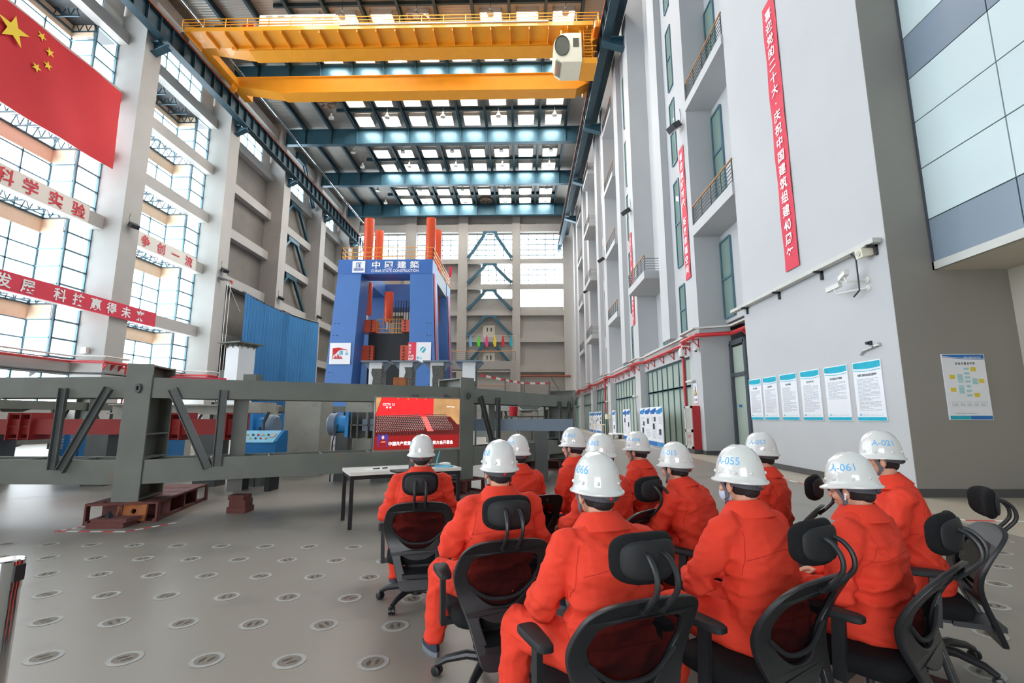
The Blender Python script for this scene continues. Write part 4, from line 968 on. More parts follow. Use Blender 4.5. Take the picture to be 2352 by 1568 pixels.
def wallsign(lab, X, y0, y1, z0, z1, m, lm, chars, size):
    s = thing('slogan_sign', lab, 'sign', (X, (y0 + y1) / 2, z0)); build('panel', MB().box(X - .12, X, y0, y1, z0, z1), m, parent=s)
    mb = MB()
    for ch, y in chars: put(mb, ch, (X + .02, y, (z0 + z1) / 2), (0, 1, 0), (0, 0, 1), size, size, .02)
    build('lettering', mb, lm, parent=s)
wallsign('cream slogan sign with four red characters on the beam beside the flag column', -28.1, 19.9, 28.85, 13.9, 15.05, 'sign_cream', 'letter_red', [('科', 23.74), ('学', 25.1), ('实', 26.6), ('验', 28.1)], .95)
wallsign('cream slogan sign with four red characters in the second window bay', -28.1, 32.6, 39.15, 13.9, 15.05, 'sign_cream', 'letter_red', [('争', 33.56), ('创', 35.13), ('一', 36.69), ('流', 38.23)], .9)
wallsign('long red slogan sign with white characters across the left column', -26.82, 20.0, 33.8, 8.02, 9.02, 'banner_red', 'letter_white', [('发', 23.4), ('展', 24.65), ('科', 26.46), ('技', 27.63), ('赢', 28.83), ('得', 30.0), ('未', 31.15), ('来', 32.34)], .78)
pl = []; pr = []; tr = []
for i in range(2, 6):
    y = CY[i]
    for L, a, b in ((pl, -28.7, -26.75),): L += [(a, y - .6, 0), (b, y - .2, 0), (b, y + 1.7, 0), (a, y + 2.1, 0)]
def rep(pts, z, dx=0): return [(x + dx, y, z) for x, y, _ in pts]
fp = thing('fire_pipe', 'red fire pipe on brackets along the left wall, bending round the columns', 'pipe', (-28, 25, 5)); build('pipe', MB().tube(rep(pl, 5.0), .09, 8), 'pipe_red', parent=fp, smooth=True)
mb = MB()
for i in range(2, 6):
    for q in (0, .6, 1.2): build('bracket', MB().prism([(0, 0), (.3, 0), (0, -.4)], (-26.98, CY[i] + q, 4.9), (1, 0, 0), (0, 0, 1), (0, .06, 0)), 'pipe_red', parent=fp)
    build('riser', MB().tube([(-26.8, CY[i] + 1.6, 4.95), (-26.8, CY[i] + 1.6, .05)], .06, 8), 'pipe_red', parent=fp)
tag(build('cable_tray', MB().tube(rep(pl, 5.35, .05), .06, 4), 'tray_grey'), 'pale cable tray above the red pipe along the left wall', 'tray')
ct = thing('cable_tray', 'dark cable tray on brackets below the red pipe along the left wall', 'tray', (-28, 25, 4)); build('tray', MB().tube(rep(pl, 4.25, .15), .07, 4), 'bracket_dark', parent=ct)
mb = MB()
for y in (22.5, 25, 27.5, 33.5, 36, 38.5): build('bracket', MB().prism([(0, 0), (.5, 0), (0, -.35)], (-29.0, y, 4.2), (1, 0, 0), (0, 0, 1), (0, .06, 0)), 'bracket_dark', parent=ct)
tag(build('wall_box', MB().box(-28.35, -28.0, 29.85, 30.09, 5.55, 5.95), 'white_plastic'), 'small white box on the first left column above the red pipe', 'box')
def floodlight(x, y, z, s, lab):
    f = thing('floodlight', lab, 'lamp', (x, y, z), 0, 'floodlights')
    X = Matrix.Translation((x, y, z)) @ Matrix.Rotation(R(-18 * s), 4, 'Z') @ Matrix.Rotation(R(35) * s, 4, 'Y')
    build('housing', MB().box(-.22, .22, -.26, .26, -.12, .16, X), 'bracket_dark', parent=f)
    build('lens', MB().box(-.19, .19, -.23, .23, -.14, -.12, X), 'lamp_grey', parent=f)
    build('yoke', MB().bar((x, y, z), (x - s * .3, y, z + .05), .06, .06).tube([(x - s * .25, y, z), (x - s * .3, y - .1, z + .5), (x - s * .28, y - .05, z + .9)], .015, 6), 'frame_grey', parent=f)
for k, y in enumerate((30.75, 40.95, 51.1, 61.2)): floodlight(-26.7, y, 14.5, 1, 'dark floodlight on the %s left column counted from the flag' % ORD[k])
for k, y in enumerate((20.6, 31.0, 41.4, 51.8)): floodlight(7.1, y, [14.8, 15.3, 15.4, 15.3][k], -1, 'dark floodlight on the %s right column past the near block' % ORD[k])

# ================================================================ RIGHT WALL: BANNERS, PIPES, NOTICES
def vbanner(lab, X, y0, y1, z0, z1, text, sz):
    b = thing('banner', lab, 'banner', (X, (y0 + y1) / 2, z0)); mb = MB(); n = 24; vs = []; fs = []
    for i in range(n + 1):
        for j in range(4): vs.append((X - .012 * math.sin(i * 1.1 + j), y0 + (y1 - y0) * j / 3, z0 + (z1 - z0) * i / n))
    for i in range(n):
        for j in range(3): fs.append((i * 4 + j, i * 4 + j + 1, i * 4 + j + 5, i * 4 + j + 4))
    mb.add(vs, fs); build('cloth', mb, 'banner_red', parent=b, smooth=True, ang=180)
    mb = MB(); st = (z1 - z0 - .9) / (len(text) - 1); sz = min(sz, st * .86)
    for i, ch in enumerate(text):
        if ch == ' ': continue
        o = (X - .022, (y0 + y1) / 2, z1 - .45 - i * st)
        if ch == '40': word(mb, ch, o, (0, -1, 0), (0, 0, 1), sz * .85, .02, sz * .95)
        else: put(mb, ch, o, (0, -1, 0), (0, 0, 1), sz, sz, .02)
    build('lettering', mb, 'letter_white', parent=b)
vbanner('long red vertical banner on the near grey block, reaching above the frame', 7.47, 12.58, 13.26, 5.55, 13.95, list('喜迎党的二十大·庆祝中国建筑组建') + ['40', '周', '年'], .44)
vbanner('red vertical banner on the first right column past the near block', 7.42, 20.5, 21.15, 7.58, 13.9, list('奋进美好时代 拓展幸福空间'), .42)
vbanner('red vertical banner on the second right column past the near block', 7.42, 31.1, 31.72, 7.55, 13.95, list('喜迎二十大 奋进四十年 建功新时代'), .36)
P = [(8.45, 15.9, 0), (8.45, 19.2, 0), (7.2, 19.75, 0)]
for U in units[:5]:
    P += [(7.2, U - .25, 0), (7.2, U + 1.5, 0), (7.55, U + 1.9, 0), (7.55, U + 9.6, 0), (7.2, U + 10.0, 0)]
fp = thing('fire_pipe', 'red fire pipe along the right wall above the glass fronts', 'pipe', (7.5, 40, 4.8)); build('pipe', MB().tube(rep(P, 4.85), .085, 10), 'pipe_red', parent=fp, smooth=True)
mb = MB()
for U in units:
    for (x, y) in [(7.44, U + .1), (7.44, U + 1.2)] + [(7.74, U + q) for q in (2.6, 4.4, 6.2, 8.0, 9.4)]:
        build('bracket', MB().bar((x, y, 4.75), (x - .3, y, 4.75), .05, .03).bar((x - .02, y, 4.75), (x - .02, y, 4.38), .05, .03).bar((x - .28, y, 4.73), (x - .02, y, 4.42), .05, .03), 'pipe_red', parent=fp)
for y in (16.6, 18.0): build('bracket', MB().prism([(0, 0), (-.28, 0), (0, -.36)], (8.58, y, 4.78), (1, 0, 0), (0, 0, 1), (0, .05, 0)), 'pipe_red', parent=fp)
mb = MB()
for U in (20.0, 40.8): build('riser', MB().tube([(7.3, U + 1.75, 4.8), (7.3, U + 1.75, 1.9)], .07, 8), 'pipe_red', parent=fp, smooth=True)
ctr = thing('cable_tray', 'pale cable tray following the red pipe along the right wall', 'tray', (7.5, 40, 5.1)); mb = MB(); Q = rep(P, 5.15, -.02)
for a, b in zip(Q, Q[1:]): mb.bar(a, b, .18, .07)
build('tray', mb, 'tray_grey', parent=ctr)
tr = thing('cable_tray', 'pale cable tray on dark brackets across the near grey block', 'tray', (7.4, 13, 5.1)); build('tray', MB().box(7.3, 7.48, 9.68, 16.6, 5.1, 5.2), 'tray_grey', parent=tr)
mb = MB()
for y in (15.7, 13.7, 11.7, 9.85): build('bracket', MB().box(7.27, 7.5, y - .03, y + .03, 5.05, 5.1).box(7.44, 7.5, y - .03, y + .03, 4.88, 5.1), 'bracket_dark', parent=tr)
cc = thing('security_camera', 'pair of white bullet cameras on arms under the cable tray of the near block', 'camera', (7.4, 10.4, 4.4))
for (y, z, a) in ((10.75, 4.42, 12), (10.4, 4.6, -14)):
    X = Matrix.Translation((7.12, y, z)) @ Matrix.Rotation(R(a), 4, 'Z') @ Matrix.Rotation(R(-8), 4, 'X')
    b = build('camera_body', MB().box(-.05, .05, -.16, .2, -.045, .05, X).box(-.06, .06, -.17, .24, .05, .06, X), 'white_plastic', parent=cc)
    build('lens', MB().lathe([(.035, 0), (.035, .02), (0, .02)], 14, X @ Matrix.Translation((0, .2, 0)) @ Matrix.Rotation(R(-90), 4, 'X')), 'bracket_dark', parent=cc)
    build('arm', MB().tube([(7.12, y, z - .05), (7.14, y - .05, z - .16), (7.47, 10.2, z - .16)], .022, 8).lathe([(.06, 0), (.06, .03)], 14, Matrix.Translation((7.5, 10.2, z - .16)) @ Matrix.Rotation(R(-90), 4, 'Y')), 'white_plastic', parent=cc)
build('cable', MB().tube([(7.35, 10.42, 5.1), (7.35, 10.3, 4.95), (7.3, 10.22, 4.8), (7.3, 10.22, 4.45), (7.32, 10.25, 4.22), (7.36, 10.5, 4.14)], .018, 6), 'bracket_dark', parent=cc, smooth=True)
sk = thing('wall_speaker', 'small cream wall speaker beneath the cable tray on the near block', 'speaker', (7.4, 10.05, 4.95)); build('box', MB().add([(7.26, 9.95, 4.88), (7.26, 10.16, 4.88), (7.49, 10.12, 4.92), (7.49, 9.9, 4.92), (7.24, 9.95, 5.07), (7.24, 10.16, 5.07), (7.49, 10.12, 5.08), (7.49, 9.9, 5.08)], [(0, 3, 2, 1), (4, 5, 6, 7), (0, 1, 5, 4), (1, 2, 6, 5), (2, 3, 7, 6), (3, 0, 4, 7)]), 'cab_cream', parent=sk)
build('grille', MB().lathe([(.06, 0), (.06, .012), (0, .015)], 18, Matrix.Translation((7.25, 10.055, 4.98)) @ Matrix.Rotation(R(-90), 4, 'Y')), 'lamp_grey', parent=sk)
wd = tag(build('wall_device', MB().lathe([(.035, 0), (.035, .08), (0, .08)], 12, Matrix.Translation((7.5, 10.38, 3.08)) @ Matrix.Rotation(R(-90), 4, 'Y')).box(7.46, 7.5, 10.3, 10.36, 3.03, 3.12), 'bracket_dark'), 'small dark sensor on the near block above the notices', 'sensor')
tag(build('wire_scrap', MB().tube([(7.48, 10.08, 3.0), (7.46, 10.2, 2.98), (7.47, 10.4, 2.95), (7.46, 10.55, 2.92), (7.48, 10.66, 2.86)], .022, 6).box(7.46, 7.5, 10.06, 10.12, 2.98, 3.05), 'chrome'), 'crumpled silvery wire scrap fixed below the dark sensor', 'wire')
random.seed(5)
def textrows(mb, X, y0, y1, z1, z0, step, th=.011):
    z = z1
    while z > z0:
        y = y1 - .0; stop = y0 if random.random() > .35 else y0 + (y1 - y0) * random.uniform(.2, .6)
        while y > stop:
            w = random.uniform(.06, .17); mb.box(X - .002, X, max(stop, y - w), y, z, z + th); y -= w + random.uniform(.01, .03)
        z -= step
def notice(y0, y1, k):
    b = thing('notice_board', 'white notice with turquoise header, %s of six on the near grey block' % ['farthest left', 'second from the left', 'third from the left', 'fourth from the left', 'fifth from the left', 'farthest right'][k], 'notice', (7.48, (y0 + y1) / 2, 1.41), 0, 'notices on the near block')
    z0, z1 = 1.42, 2.71; X = 7.475; H = z1 - z0; Wd = y1 - y0
    build('panel', MB().box(X, 7.5, y0, y1, z0, z1), 'sign_white', parent=b)
    hd = [(y1 - .02, z1 - .02), (y0 + .02, z1 - .02)] + [(y0 + .02 + (Wd - .04) * t, z1 - .15 - .03 * math.sin(math.pi * t * .9) + .02 * t) for t in [i / 8 for i in range(9)]]
    mb = MB().prism(hd, (X - .004, 0, 0), (0, 1, 0), (0, 0, 1), (.004, 0, 0)); mb.box(X - .004, X, y0 + .01, y1 - .01, z0 + .01, z0 + .085)
    L = [(y0 + .02 + (Wd - .04) * t, z1 - .19 - .03 * math.sin(math.pi * t * .9) + .02 * t) for t in [i / 8 for i in range(9)]]
    mb.prism(L + [(a, c - .012) for a, c in L[::-1]], (X - .004, 0, 0), (0, 1, 0), (0, 0, 1), (.004, 0, 0))
    mb.box(X - .004, X, y1 - .13, y1 - .09, z0 + .12, z0 + .16); build('header', mb, 'print_cyan', parent=b)
    mb = MB(); line_text(mb, ['安全管理制度', '设备操作规程', '试验管理制度', '安全生产责任制', '防火防盗安全管理制度', '处置突发事件的应急处置预案'][k], (X - .003, (y0 + y1) / 2, z1 - .3), (0, -1, 0), (0, 0, 1), .045, .055, .045, .02)
    build('title', mb, 'print_dark', parent=b)
    mb = MB(); textrows(mb, X, y0 + .1, y1 - .1, z1 - .39, z0 + (.2 if k != 4 else .5), .028)
    for i in range(12): mb.box(X - .002, X, y0 + .1 + i * .06, y0 + .14 + i * .06, z0 + .115, z0 + .12); mb.box(X - .002, X, y0 + .1 + i * .06, y0 + .105 + i * .06, z0 + .115, z0 + .15)
    build('body_text', mb, 'print_grey', parent=b)
for k, (y0, y1) in enumerate(((15.2, 16.0), (14.27, 15.08), (13.24, 14.08), (12.21, 13.05), (11.16, 12.01), (10.11, 10.97))): notice(y0, y1, k)
fc = thing('flow_chart_board', 'white flow chart board with yellow boxes on the shaded near wall', 'notice', (8.68, 9.56, 1.45))
YF = 9.56; x0, x1, z0, z1 = 8.27, 9.09, 1.45, 2.73
build('panel', MB().box(x0, x1, YF, 9.585, z0, z1), 'sign_white', parent=fc)
L = [(x0 + .015 + .79 * t, z1 - .035 - .055 * (1 - (1 - t) ** 2)) for t in [i / 8 for i in range(9)]]
mb = MB().prism([(x1 - .015, z1 - .01), (x0 + .015, z1 - .01)] + L, (0, YF - .003, 0), (1, 0, 0), (0, 0, 1), (0, .003, 0))
mb.prism([(a, c - .012) for a, c in L] + [(a, c - .022) for a, c in L[::-1]], (0, YF - .003, 0), (1, 0, 0), (0, 0, 1), (0, .003, 0)); mb.box(x0 + .4, x1 - .01, YF - .003, YF, z0 + .01, z0 + .08)
build('header', mb, 'print_blue', parent=fc); build('footer', MB().box(x0 + .01, x0 + .4, YF - .003, YF, z0 + .01, z0 + .08), 'print_cyan', parent=fc)
mb = MB(); line_text(mb, '应急处置流程图', (x0 + .43, YF - .003, z1 - .185), (1, 0, 0), (0, 0, 1), .045, .05, .056, .02); build('title', mb, 'print_dark', parent=fc)
mb = MB(); line_text(mb, '大型工程结构实验室', (x0 + .58, YF - .004, z1 - .065), (1, 0, 0), (0, 0, 1), .034, .036, .038, .012); build('header_lettering', mb, 'letter_white', parent=fc)
mb = MB()
def fbox(cx, cz, w, h): mb.box(x0 + cx - w / 2, x0 + cx + w / 2, YF - .003, YF, z1 - cz - h / 2, z1 - cz + h / 2)
for cz in (.29, .38, .46, .54, .72, .81): fbox(.44 - .0, cz, .1, .04)
mb.prism([(-.06, 0), (0, -.03), (.06, 0), (0, .03)], (x0 + .44, YF - .003, z1 - .63), (1, 0, 0), (0, 0, 1), (0, .003, 0))
for cz in (.41, .44, .47, .5, .54): fbox(.3, cz, .1, .026)
for cz in (.63, .67, .70, .73, .76): fbox(.3, cz, .1, .026)
for cz in (.49, .52, .55, .58): fbox(.58, cz, .1, .026)
build('chart_boxes', mb, 'print_pale', parent=fc); mb = MB()
for cx, cz in ((.57, .3), (.15, .45), (.7, .53), (.14, .7), (.58, .8)): fbox(cx, cz, .1, .08)
build('chart_notes', mb, 'print_yellow', parent=fc); mb = MB()
for r in range(3):
    for c in range(5): fbox(.15 + c * .13, .96 + r * .022, .09, .008)
for a in (.93, 1.03): fbox(.41, a, .66, .003)
for cx in (.08, .74): fbox(cx, .98, .003, .1)
for i in range(9): fbox(.14 + i * .045, 1.155, .03, .012)
build('body_text', mb, 'print_grey', parent=fc)
# storefront side things
cbn = thing('fire_cabinet', 'tall white framed fire cabinet with red side against the first right column', 'cabinet', (7.3, 21, 0))
build('carcass', MB().box(7.12, 7.44, 20.45, 21.35, .18, 1.98), 'pipe_red', parent=cbn); build('plinth', MB().box(7.12, 7.44, 20.45, 21.35, 0, .18), 'skirting', parent=cbn)
dr = build('door', MB().box(7.08, 7.12, 20.45, 21.35, .2, .3).box(7.08, 7.12, 20.45, 21.35, 1.88, 1.98).box(7.08, 7.12, 20.45, 21.35, .88, 1.0).box(7.08, 7.12, 20.45, 20.6, .2, 1.98).box(7.08, 7.12, 21.22, 21.35, .2, 1.98), 'tray_grey', parent=cbn)
build('door_glass', MB().box(7.1, 7.115, 20.6, 21.22, .3, 1.9), 'lamp_grey', parent=cbn)
mb = MB(); line_text(mb, '消火栓', (7.098, 20.9, .7), (0, -1, 0), (0, 0, 1), .15, .16, .17, .02); line_text(mb, '119', (7.098, 20.9, .45), (0, -1, 0), (0, 0, 1), .12, .14, .13, .02, False); build('lettering', mb, 'letter_red', parent=cbn)
sg = thing('warning_sign', 'white warning sign with yellow triangle above the fire cabinet', 'sign', (7.44, 20.8, 2.1)); build('panel', MB().box(7.425, 7.45, 20.6, 21.0, 2.1, 2.95), 'sign_white', parent=sg)
build('triangle', MB().prism([(20.64, 2.42), (20.96, 2.42), (20.8, 2.85)], (7.42, 0, 0), (0, 1, 0), (0, 0, 1), (.005, 0, 0)), 'print_dark', parent=sg)
build('triangle_field', MB().prism([(20.69, 2.46), (20.91, 2.46), (20.8, 2.77)], (7.416, 0, 0), (0, 1, 0), (0, 0, 1), (.004, 0, 0)), 'print_yellow', parent=sg)
mb = MB(); word(mb, '!', (7.412, 20.8, 2.56), (0, -1, 0), (0, 0, 1), .17, .02); line_text(mb, '当心触电', (7.42, 20.8, 2.24), (0, -1, 0), (0, 0, 1), .075, .12, .085, .015); build('lettering', mb, 'print_dark', parent=sg)
pz = thing('dome_camera', 'white hanging dome camera at the corner of the first right column', 'camera', (7.1, 21.3, 4.3)); X = Matrix.Translation((7.05, 21.2, 4.12))
build('housing', MB().lathe([(.0, .0), (.09, .03), (.12, .12), (.12, .3), (.07, .38), (.04, .42)], 18, X), 'white_plastic', parent=pz, smooth=True); build('arm', MB().tube([(7.05, 21.2, 4.5), (7.1, 21.2, 4.62), (7.44, 21.2, 4.6)], .035, 8), 'white_plastic', parent=pz); build('lens', MB().ell((7.05, 21.2, 4.14), (.085, .085, .07)), 'bracket_dark', parent=pz, smooth=True)
dc = thing('dome_camera', 'small dome camera right of the hanging one on the first column', 'camera', (7.35, 20.15, 4.3)); build('housing', MB().lathe([(.09, .06), (.1, .0), (.09, -.03)], 16, Matrix.Translation((7.3, 20.12, 4.3))).box(7.26, 7.44, 20.08, 20.16, 4.34, 4.4), 'white_plastic', parent=dc); build('lens', MB().ell((7.3, 20.12, 4.26), (.06, .06, .06)), 'bracket_dark', parent=dc, smooth=True)
tag(build('emergency_light', MB().tube([(7.3, 20.7, 3.05), (7.3, 21.5, 3.05)], .05, 8).box(7.3, 7.45, 20.8, 21, 3.03, 3.08), 'white_plastic'), 'white tube light above the warning sign', 'lamp')
for j, (y, lab) in enumerate(((31.2, 'white bullet sensor on the second right column'), (41.6, 'white bullet sensor on the third right column'))):
    tag(build('wall_sensor', MB().tube([(7.25, y, 2.85), (7.25, y + .45, 2.85)], .07, 8).box(7.25, 7.45, y + .1, y + .2, 2.83, 2.88), 'white_plastic'), lab, 'sensor')
tag(build('floor_dolly', MB().box(7.3, 7.75, 22.0, 22.7, .12, .16).box(7.35, 7.4, 22.05, 22.1, 0, .12).box(7.65, 7.7, 22.05, 22.1, 0, .12).box(7.35, 7.4, 22.6, 22.65, 0, .12).box(7.65, 7.7, 22.6, 22.65, 0, .12), 'bracket_dark'), 'low dark wheeled dolly on the floor beside the fire cabinet', 'dolly')
def dboard(y0, y1, x, k, lab):
    b = thing('display_board', lab, 'board', (x, (y0 + y1) / 2, 0), 0, 'display boards along the right wall'); z0, z1 = .04, 2.02
    build('panel', MB().box(x, x + .03, y0 + .01, y1 - .01, z0, z1), 'sign_white', parent=b)
    build('foot', MB().box(x - .02, x + .3, y0 + .1, y0 + .14, 0, .04).box(x - .02, x + .3, y1 - .14, y1 - .1, 0, .04), 'tray_grey', parent=b)
    w = y1 - y0; mb = MB(); X = x - .003
    mb.prism([(y1 - .03, 1.68), (y1 - .03, 1.84), (y0 + .03, 1.98), (y0 + .03, 1.78), (y0 + w * .25, 1.72), (y0 + w * .4, 1.66)], (X, 0, 0), (0, 1, 0), (0, 0, 1), (.003, 0, 0))
    mb.prism([(y1 - .01, z0 + .02), (y1 - .01, .28)] + [(y1 - .01 - w * .96 * i / 8, .26 + (.05 if i % 2 else .0)) for i in range(1, 8)] + [(y0 + .01, .26), (y0 + .01, z0 + .02)], (X, 0, 0), (0, 1, 0), (0, 0, 1), (.003, 0, 0))
    build('header', mb, 'print_blue' if k % 3 else 'jack_blue', parent=b)
    mb = MB()
    for j in range(14):
        if j in (5, 6, 7) and k % 2 == 0: continue
        mb.box(X - .001, X, y0 + .12, y1 - .12 - random.uniform(0, .3), 1.5 - j * .08, 1.52 - j * .08)
    build('body_text', mb, 'print_grey', parent=b)
    mb = MB(); zc = .9 + .25 * ((k * 7) % 3 - 1); mb.box(X - .002, X, y0 + w * .3, y0 + w * .62, zc, zc + .28); 
    if k % 2: mb.box(X - .002, X, y0 + w * .12, y0 + w * .4, zc + .4, zc + .62)
    build('photo', mb, 'print_dark', parent=b)
GR = [(23.5, 1.12, 4, 6.75, 'nearest group of four'), (31.0, 1.1, 2, 6.85, 'middle pair'), (36.2, 1.2, 1, 6.9, 'single board past the pair'), (43.2, 1.3, 6, 7.0, 'farthest group of six')]
k = 0
for y, w, n, x, g in GR:
    for i in range(n):
        dboard(y + i * w, y + (i + 1) * w, x, k, 'blue headed white display board, %s' % (g if n == 1 else '%s from the right in the %s' % (ORD[i], g))); k += 1
tag(build('wall_box', MB().box(7.1, 7.43, 40.9, 41.9, 1.35, 1.75), 'cab_cream'), 'cream box on the column between the display boards', 'box')
pt = thing('pallet', 'low white pallet on the floor between the display boards', 'pallet', (6.7, 34.5, 0)); build('deck', MB().box(6.2, 7.1, 33.9, 35.4, .3, .38), 'white_paint', parent=pt); build('runner', MB().box(6.25, 6.4, 33.95, 35.35, 0, .3).box(6.9, 7.05, 33.95, 35.35, 0, .3), 'block_concrete', parent=pt)
wt = thing('work_table', 'small beige work table between the far display boards', 'table', (6.8, 41.5, 0)); build('tabletop', MB().box(6.1, 7.0, 40.9, 42.3, .85, .9), 'cab_cream', parent=wt)
for x, y in ((6.15, 40.95), (6.95, 40.95), (6.15, 42.25), (6.95, 42.25)): build('leg', MB().box(x - .03, x + .03, y - .03, y + .03, 0, .85), 'cab_cream', parent=wt)
# striped tape on the floor at right
mb = MB(); pts = [(6.4, 16.0, .007), (6.38, 8.0, .007), (6.5, 7.5, .007), (7.3, 7.44, .007), (9.8, 7.4, .007)]
for a, b in zip(pts, pts[1:]):
    a = Vector(a); b = Vector(b); n = max(2, int((b - a).length / .35))
    for i in range(n): mb.cur = i % 2; mb.bar(a.lerp(b, i / n), a.lerp(b, (i + 1) / n), .05, .004)
tag(build('floor_tape', mb, ['tape_red', 'tape_white']), 'red and white striped tape line on the floor at right', 'tape')
mb = MB(); a = Vector((1.45, 2.22, .004)); b = Vector((1.98, 1.72, .004))
for i in range(4): mb.cur = i % 2; mb.bar(a.lerp(b, i / 4), a.lerp(b, (i + 1) / 4), .075, .004)
tag(build('floor_tape', mb, ['tape_white', 'tape_red']), 'short red and white tape piece on the floor under the front chairs', 'tape')
# ================================================================ TELEVISION, TABLE, POST
U0 = Vector((.839, .543, 0)); N0 = Vector((.543, -.839, 0)); ZV = Vector((0, 0, 1))
TVO = Vector((-1.935, 6.31, 1.07)); TW, TH = 1.233, .70
tv = thing('television', 'flat screen television showing a red broadcast on a stand before the white table', 'television', tuple(TVO + U0 * TW / 2))
def tq(mb, s0, s1, t0, t1, d=.001, sh=0): mb.add([TVO + U0 * s0 + ZV * t0 + N0 * d, TVO + U0 * s1 + ZV * t0 + N0 * d, TVO + U0 * (s1 + sh) + ZV * t1 + N0 * d, TVO + U0 * (s0 + sh) + ZV * t1 + N0 * d], [(0, 1, 2, 3)])
mb = MB(); a = TVO + U0 * TW / 2 + ZV * TH / 2; mb.bar(a - U0 * TW / 2 - N0 * .02, a + U0 * TW / 2 - N0 * .02, .035, TH); mb.bar(a - U0 * TW / 2 + ZV * (-TH / 2 - .008) - N0 * .015, a + U0 * TW / 2 + ZV * (-TH / 2 - .008) - N0 * .015, .045, .02)
mb.bar(a - U0 * TW / 2 + ZV * (TH / 2 + .003) - N0 * .015, a + U0 * TW / 2 + ZV * (TH / 2 + .003) - N0 * .015, .04, .008)
build('frame', mb, 'tv_frame', parent=tv)
scn = build('screen', (lambda m: (tq(m, .008, TW - .008, .008, TH - .008, .0002), m)[1])(MB()), 'tv_maroon', parent=tv)
def tvp(name, mb, m): return build(name, mb, m, parent=scn)
mb = MB(); mb.add([TVO + U0 * s + ZV * t + N0 * .0008 for s, t in ((.01, .44), (.82, .44), (.82, .69), (.09, .69))], [(0, 1, 2, 3)]); tvp('red_curtain', mb, 'tv_curtain')
mb = MB(); tq(mb, .82, TW - .01, .33, .69, .0006); mb.add([TVO + U0 * s + ZV * t + N0 * .0006 for s, t in ((.01, .46), (.085, .69), (.01, .69))], [(0, 1, 2)]); tvp('wood_panel', mb, 'tv_wood')
mb = MB(); mb.add([TVO + U0 * s + ZV * t + N0 * .001 for s, t in ((.01, .2), (.98, .24), (1.22, .3), (1.16, .36), (1.08, .44), (.01, .44))], [(0, 1, 2, 3, 4, 5)]); tvp('seating', mb, 'tv_maroon')
mb = MB(); mb.add([TVO + U0 * s + ZV * t + N0 * .0016 for s, t in ((.74, .24), (.83, .24), (.72, .44), (.63, .44))], [(0, 1, 2, 3)])
tvp('aisle', mb, 'tv_step')
d1 = MB(); d2 = MB(); d3 = MB(); random.seed(3)
for r in range(9):
    t = .245 + r * .024; sl = .03 * (1 - r / 9)
    for c in range(24):
        s = .02 + c * .028 + (r % 2) * .012; lim = .72 - r * .012
        if s < lim: pass
        elif s > lim + .1 and s < 1.06 - (8 - r) * 0 - r * .008: s += 0
        else: continue
        if s > lim and c > 22: continue
        tt = t + s * .03
        for dst, w, h, dy in ((d1, .023, .0165, -.002), (d2, .007, .004, -.004), (d3, .006, .006, .0105)): tq(dst, s + (.0 if dst is d1 else .008), s + w + (.0 if dst is d1 else .008), tt + dy, tt + dy + h, .002 if dst is d1 else .0026)
    for c in range(13):
        s = .80 + r * -.012 + c * .026
        if s < 1.12 - r * .014:
            tt = t + .02
            for dst, w, h, dy in ((d1, .021, .016, -.002), (d2, .006, .004, -.004), (d3, .005, .006, .0105)): tq(dst, s + (.0 if dst is d1 else .007), s + w + (.0 if dst is d1 else .007), tt + dy, tt + dy + h, .002 if dst is d1 else .0026)
tvp('audience_suits', d1, 'tv_dark'); tvp('audience_shirts', d2, 'tv_white'); tvp('audience_faces', d3, 'tv_skin')
mb = MB(); mb.add([TVO + U0 * s + ZV * t + N0 * .003 for s, t in ((.01, .01), (1.22, .01), (1.22, .19), (.01, .235 - .05))], [(0, 1, 2, 3)]); tvp('front_desk', mb, 'tv_red')
mb = MB()
for c in range(22): s = .03 + c * .048; tq(mb, s, s + .016, .195 + s * .02, .225 + s * .02, .0034)
tvp('front_row', mb, 'tv_dark')
mb = MB(); tq(mb, .05, .19, .05, .205, .0036); ins = tvp('interpreter_inset', mb, 'tv_navy')
mb = MB(); mb.add([TVO + U0 * s + ZV * t + N0 * .0042 for s, t in ((.06, .055), (.18, .055), (.17, .12), (.14, .145), (.1, .145), (.07, .12))], [(0, 1, 2, 3, 4, 5)]); build('interpreter_suit', mb, 'tv_red', parent=scn)
mb = MB(); mb.add([TVO + U0 * (.12 + .018 * math.cos(q)) + ZV * (.168 + .024 * math.sin(q)) + N0 * .0044 for q in [k * math.pi / 5 for k in range(10)]], [tuple(range(10))]); tq(mb, .09, .15, .105, .115, .0046, .01); build('interpreter_face', mb, 'tv_skin', parent=scn)
mb = MB()
line_text(mb, '中国共产党第二十次全国代表大会开幕会', TVO + U0 * .66 + ZV * .085 + N0 * .0045, U0, ZV, .05, .055, .052, .02)
word(mb, 'CCTV 13', TVO + U0 * .18 + ZV * .6 + N0 * .0045, U0, ZV, .03, .012); line_text(mb, '新闻', TVO + U0 * .18 + ZV * .56 + N0 * .0045, U0, ZV, .026, .028, .045, .012); word(mb, 'CCTV.com', TVO + U0 * 1.08 + ZV * .58 + N0 * .0045, U0, ZV, .02, .006)
tvp('lettering', mb, 'tv_white')
mb = MB()
for s in (.3, .44, .56, .69): tq(mb, s, s + .014, .672, .688, .003)
tvp('stars', mb, 'star_yellow')
ts = thing('television_stand', 'black pole stand with small shelf carrying the television', 'stand', tuple(TVO + U0 * .55 - N0 * .1 - ZV * 1.07))
c = TVO + U0 * .56 - N0 * .09; c.z = 0
build('pole', MB().box(c.x - .035, c.x + .035, c.y - .03, c.y + .03, .06, 1.5), 'table_leg', parent=ts)
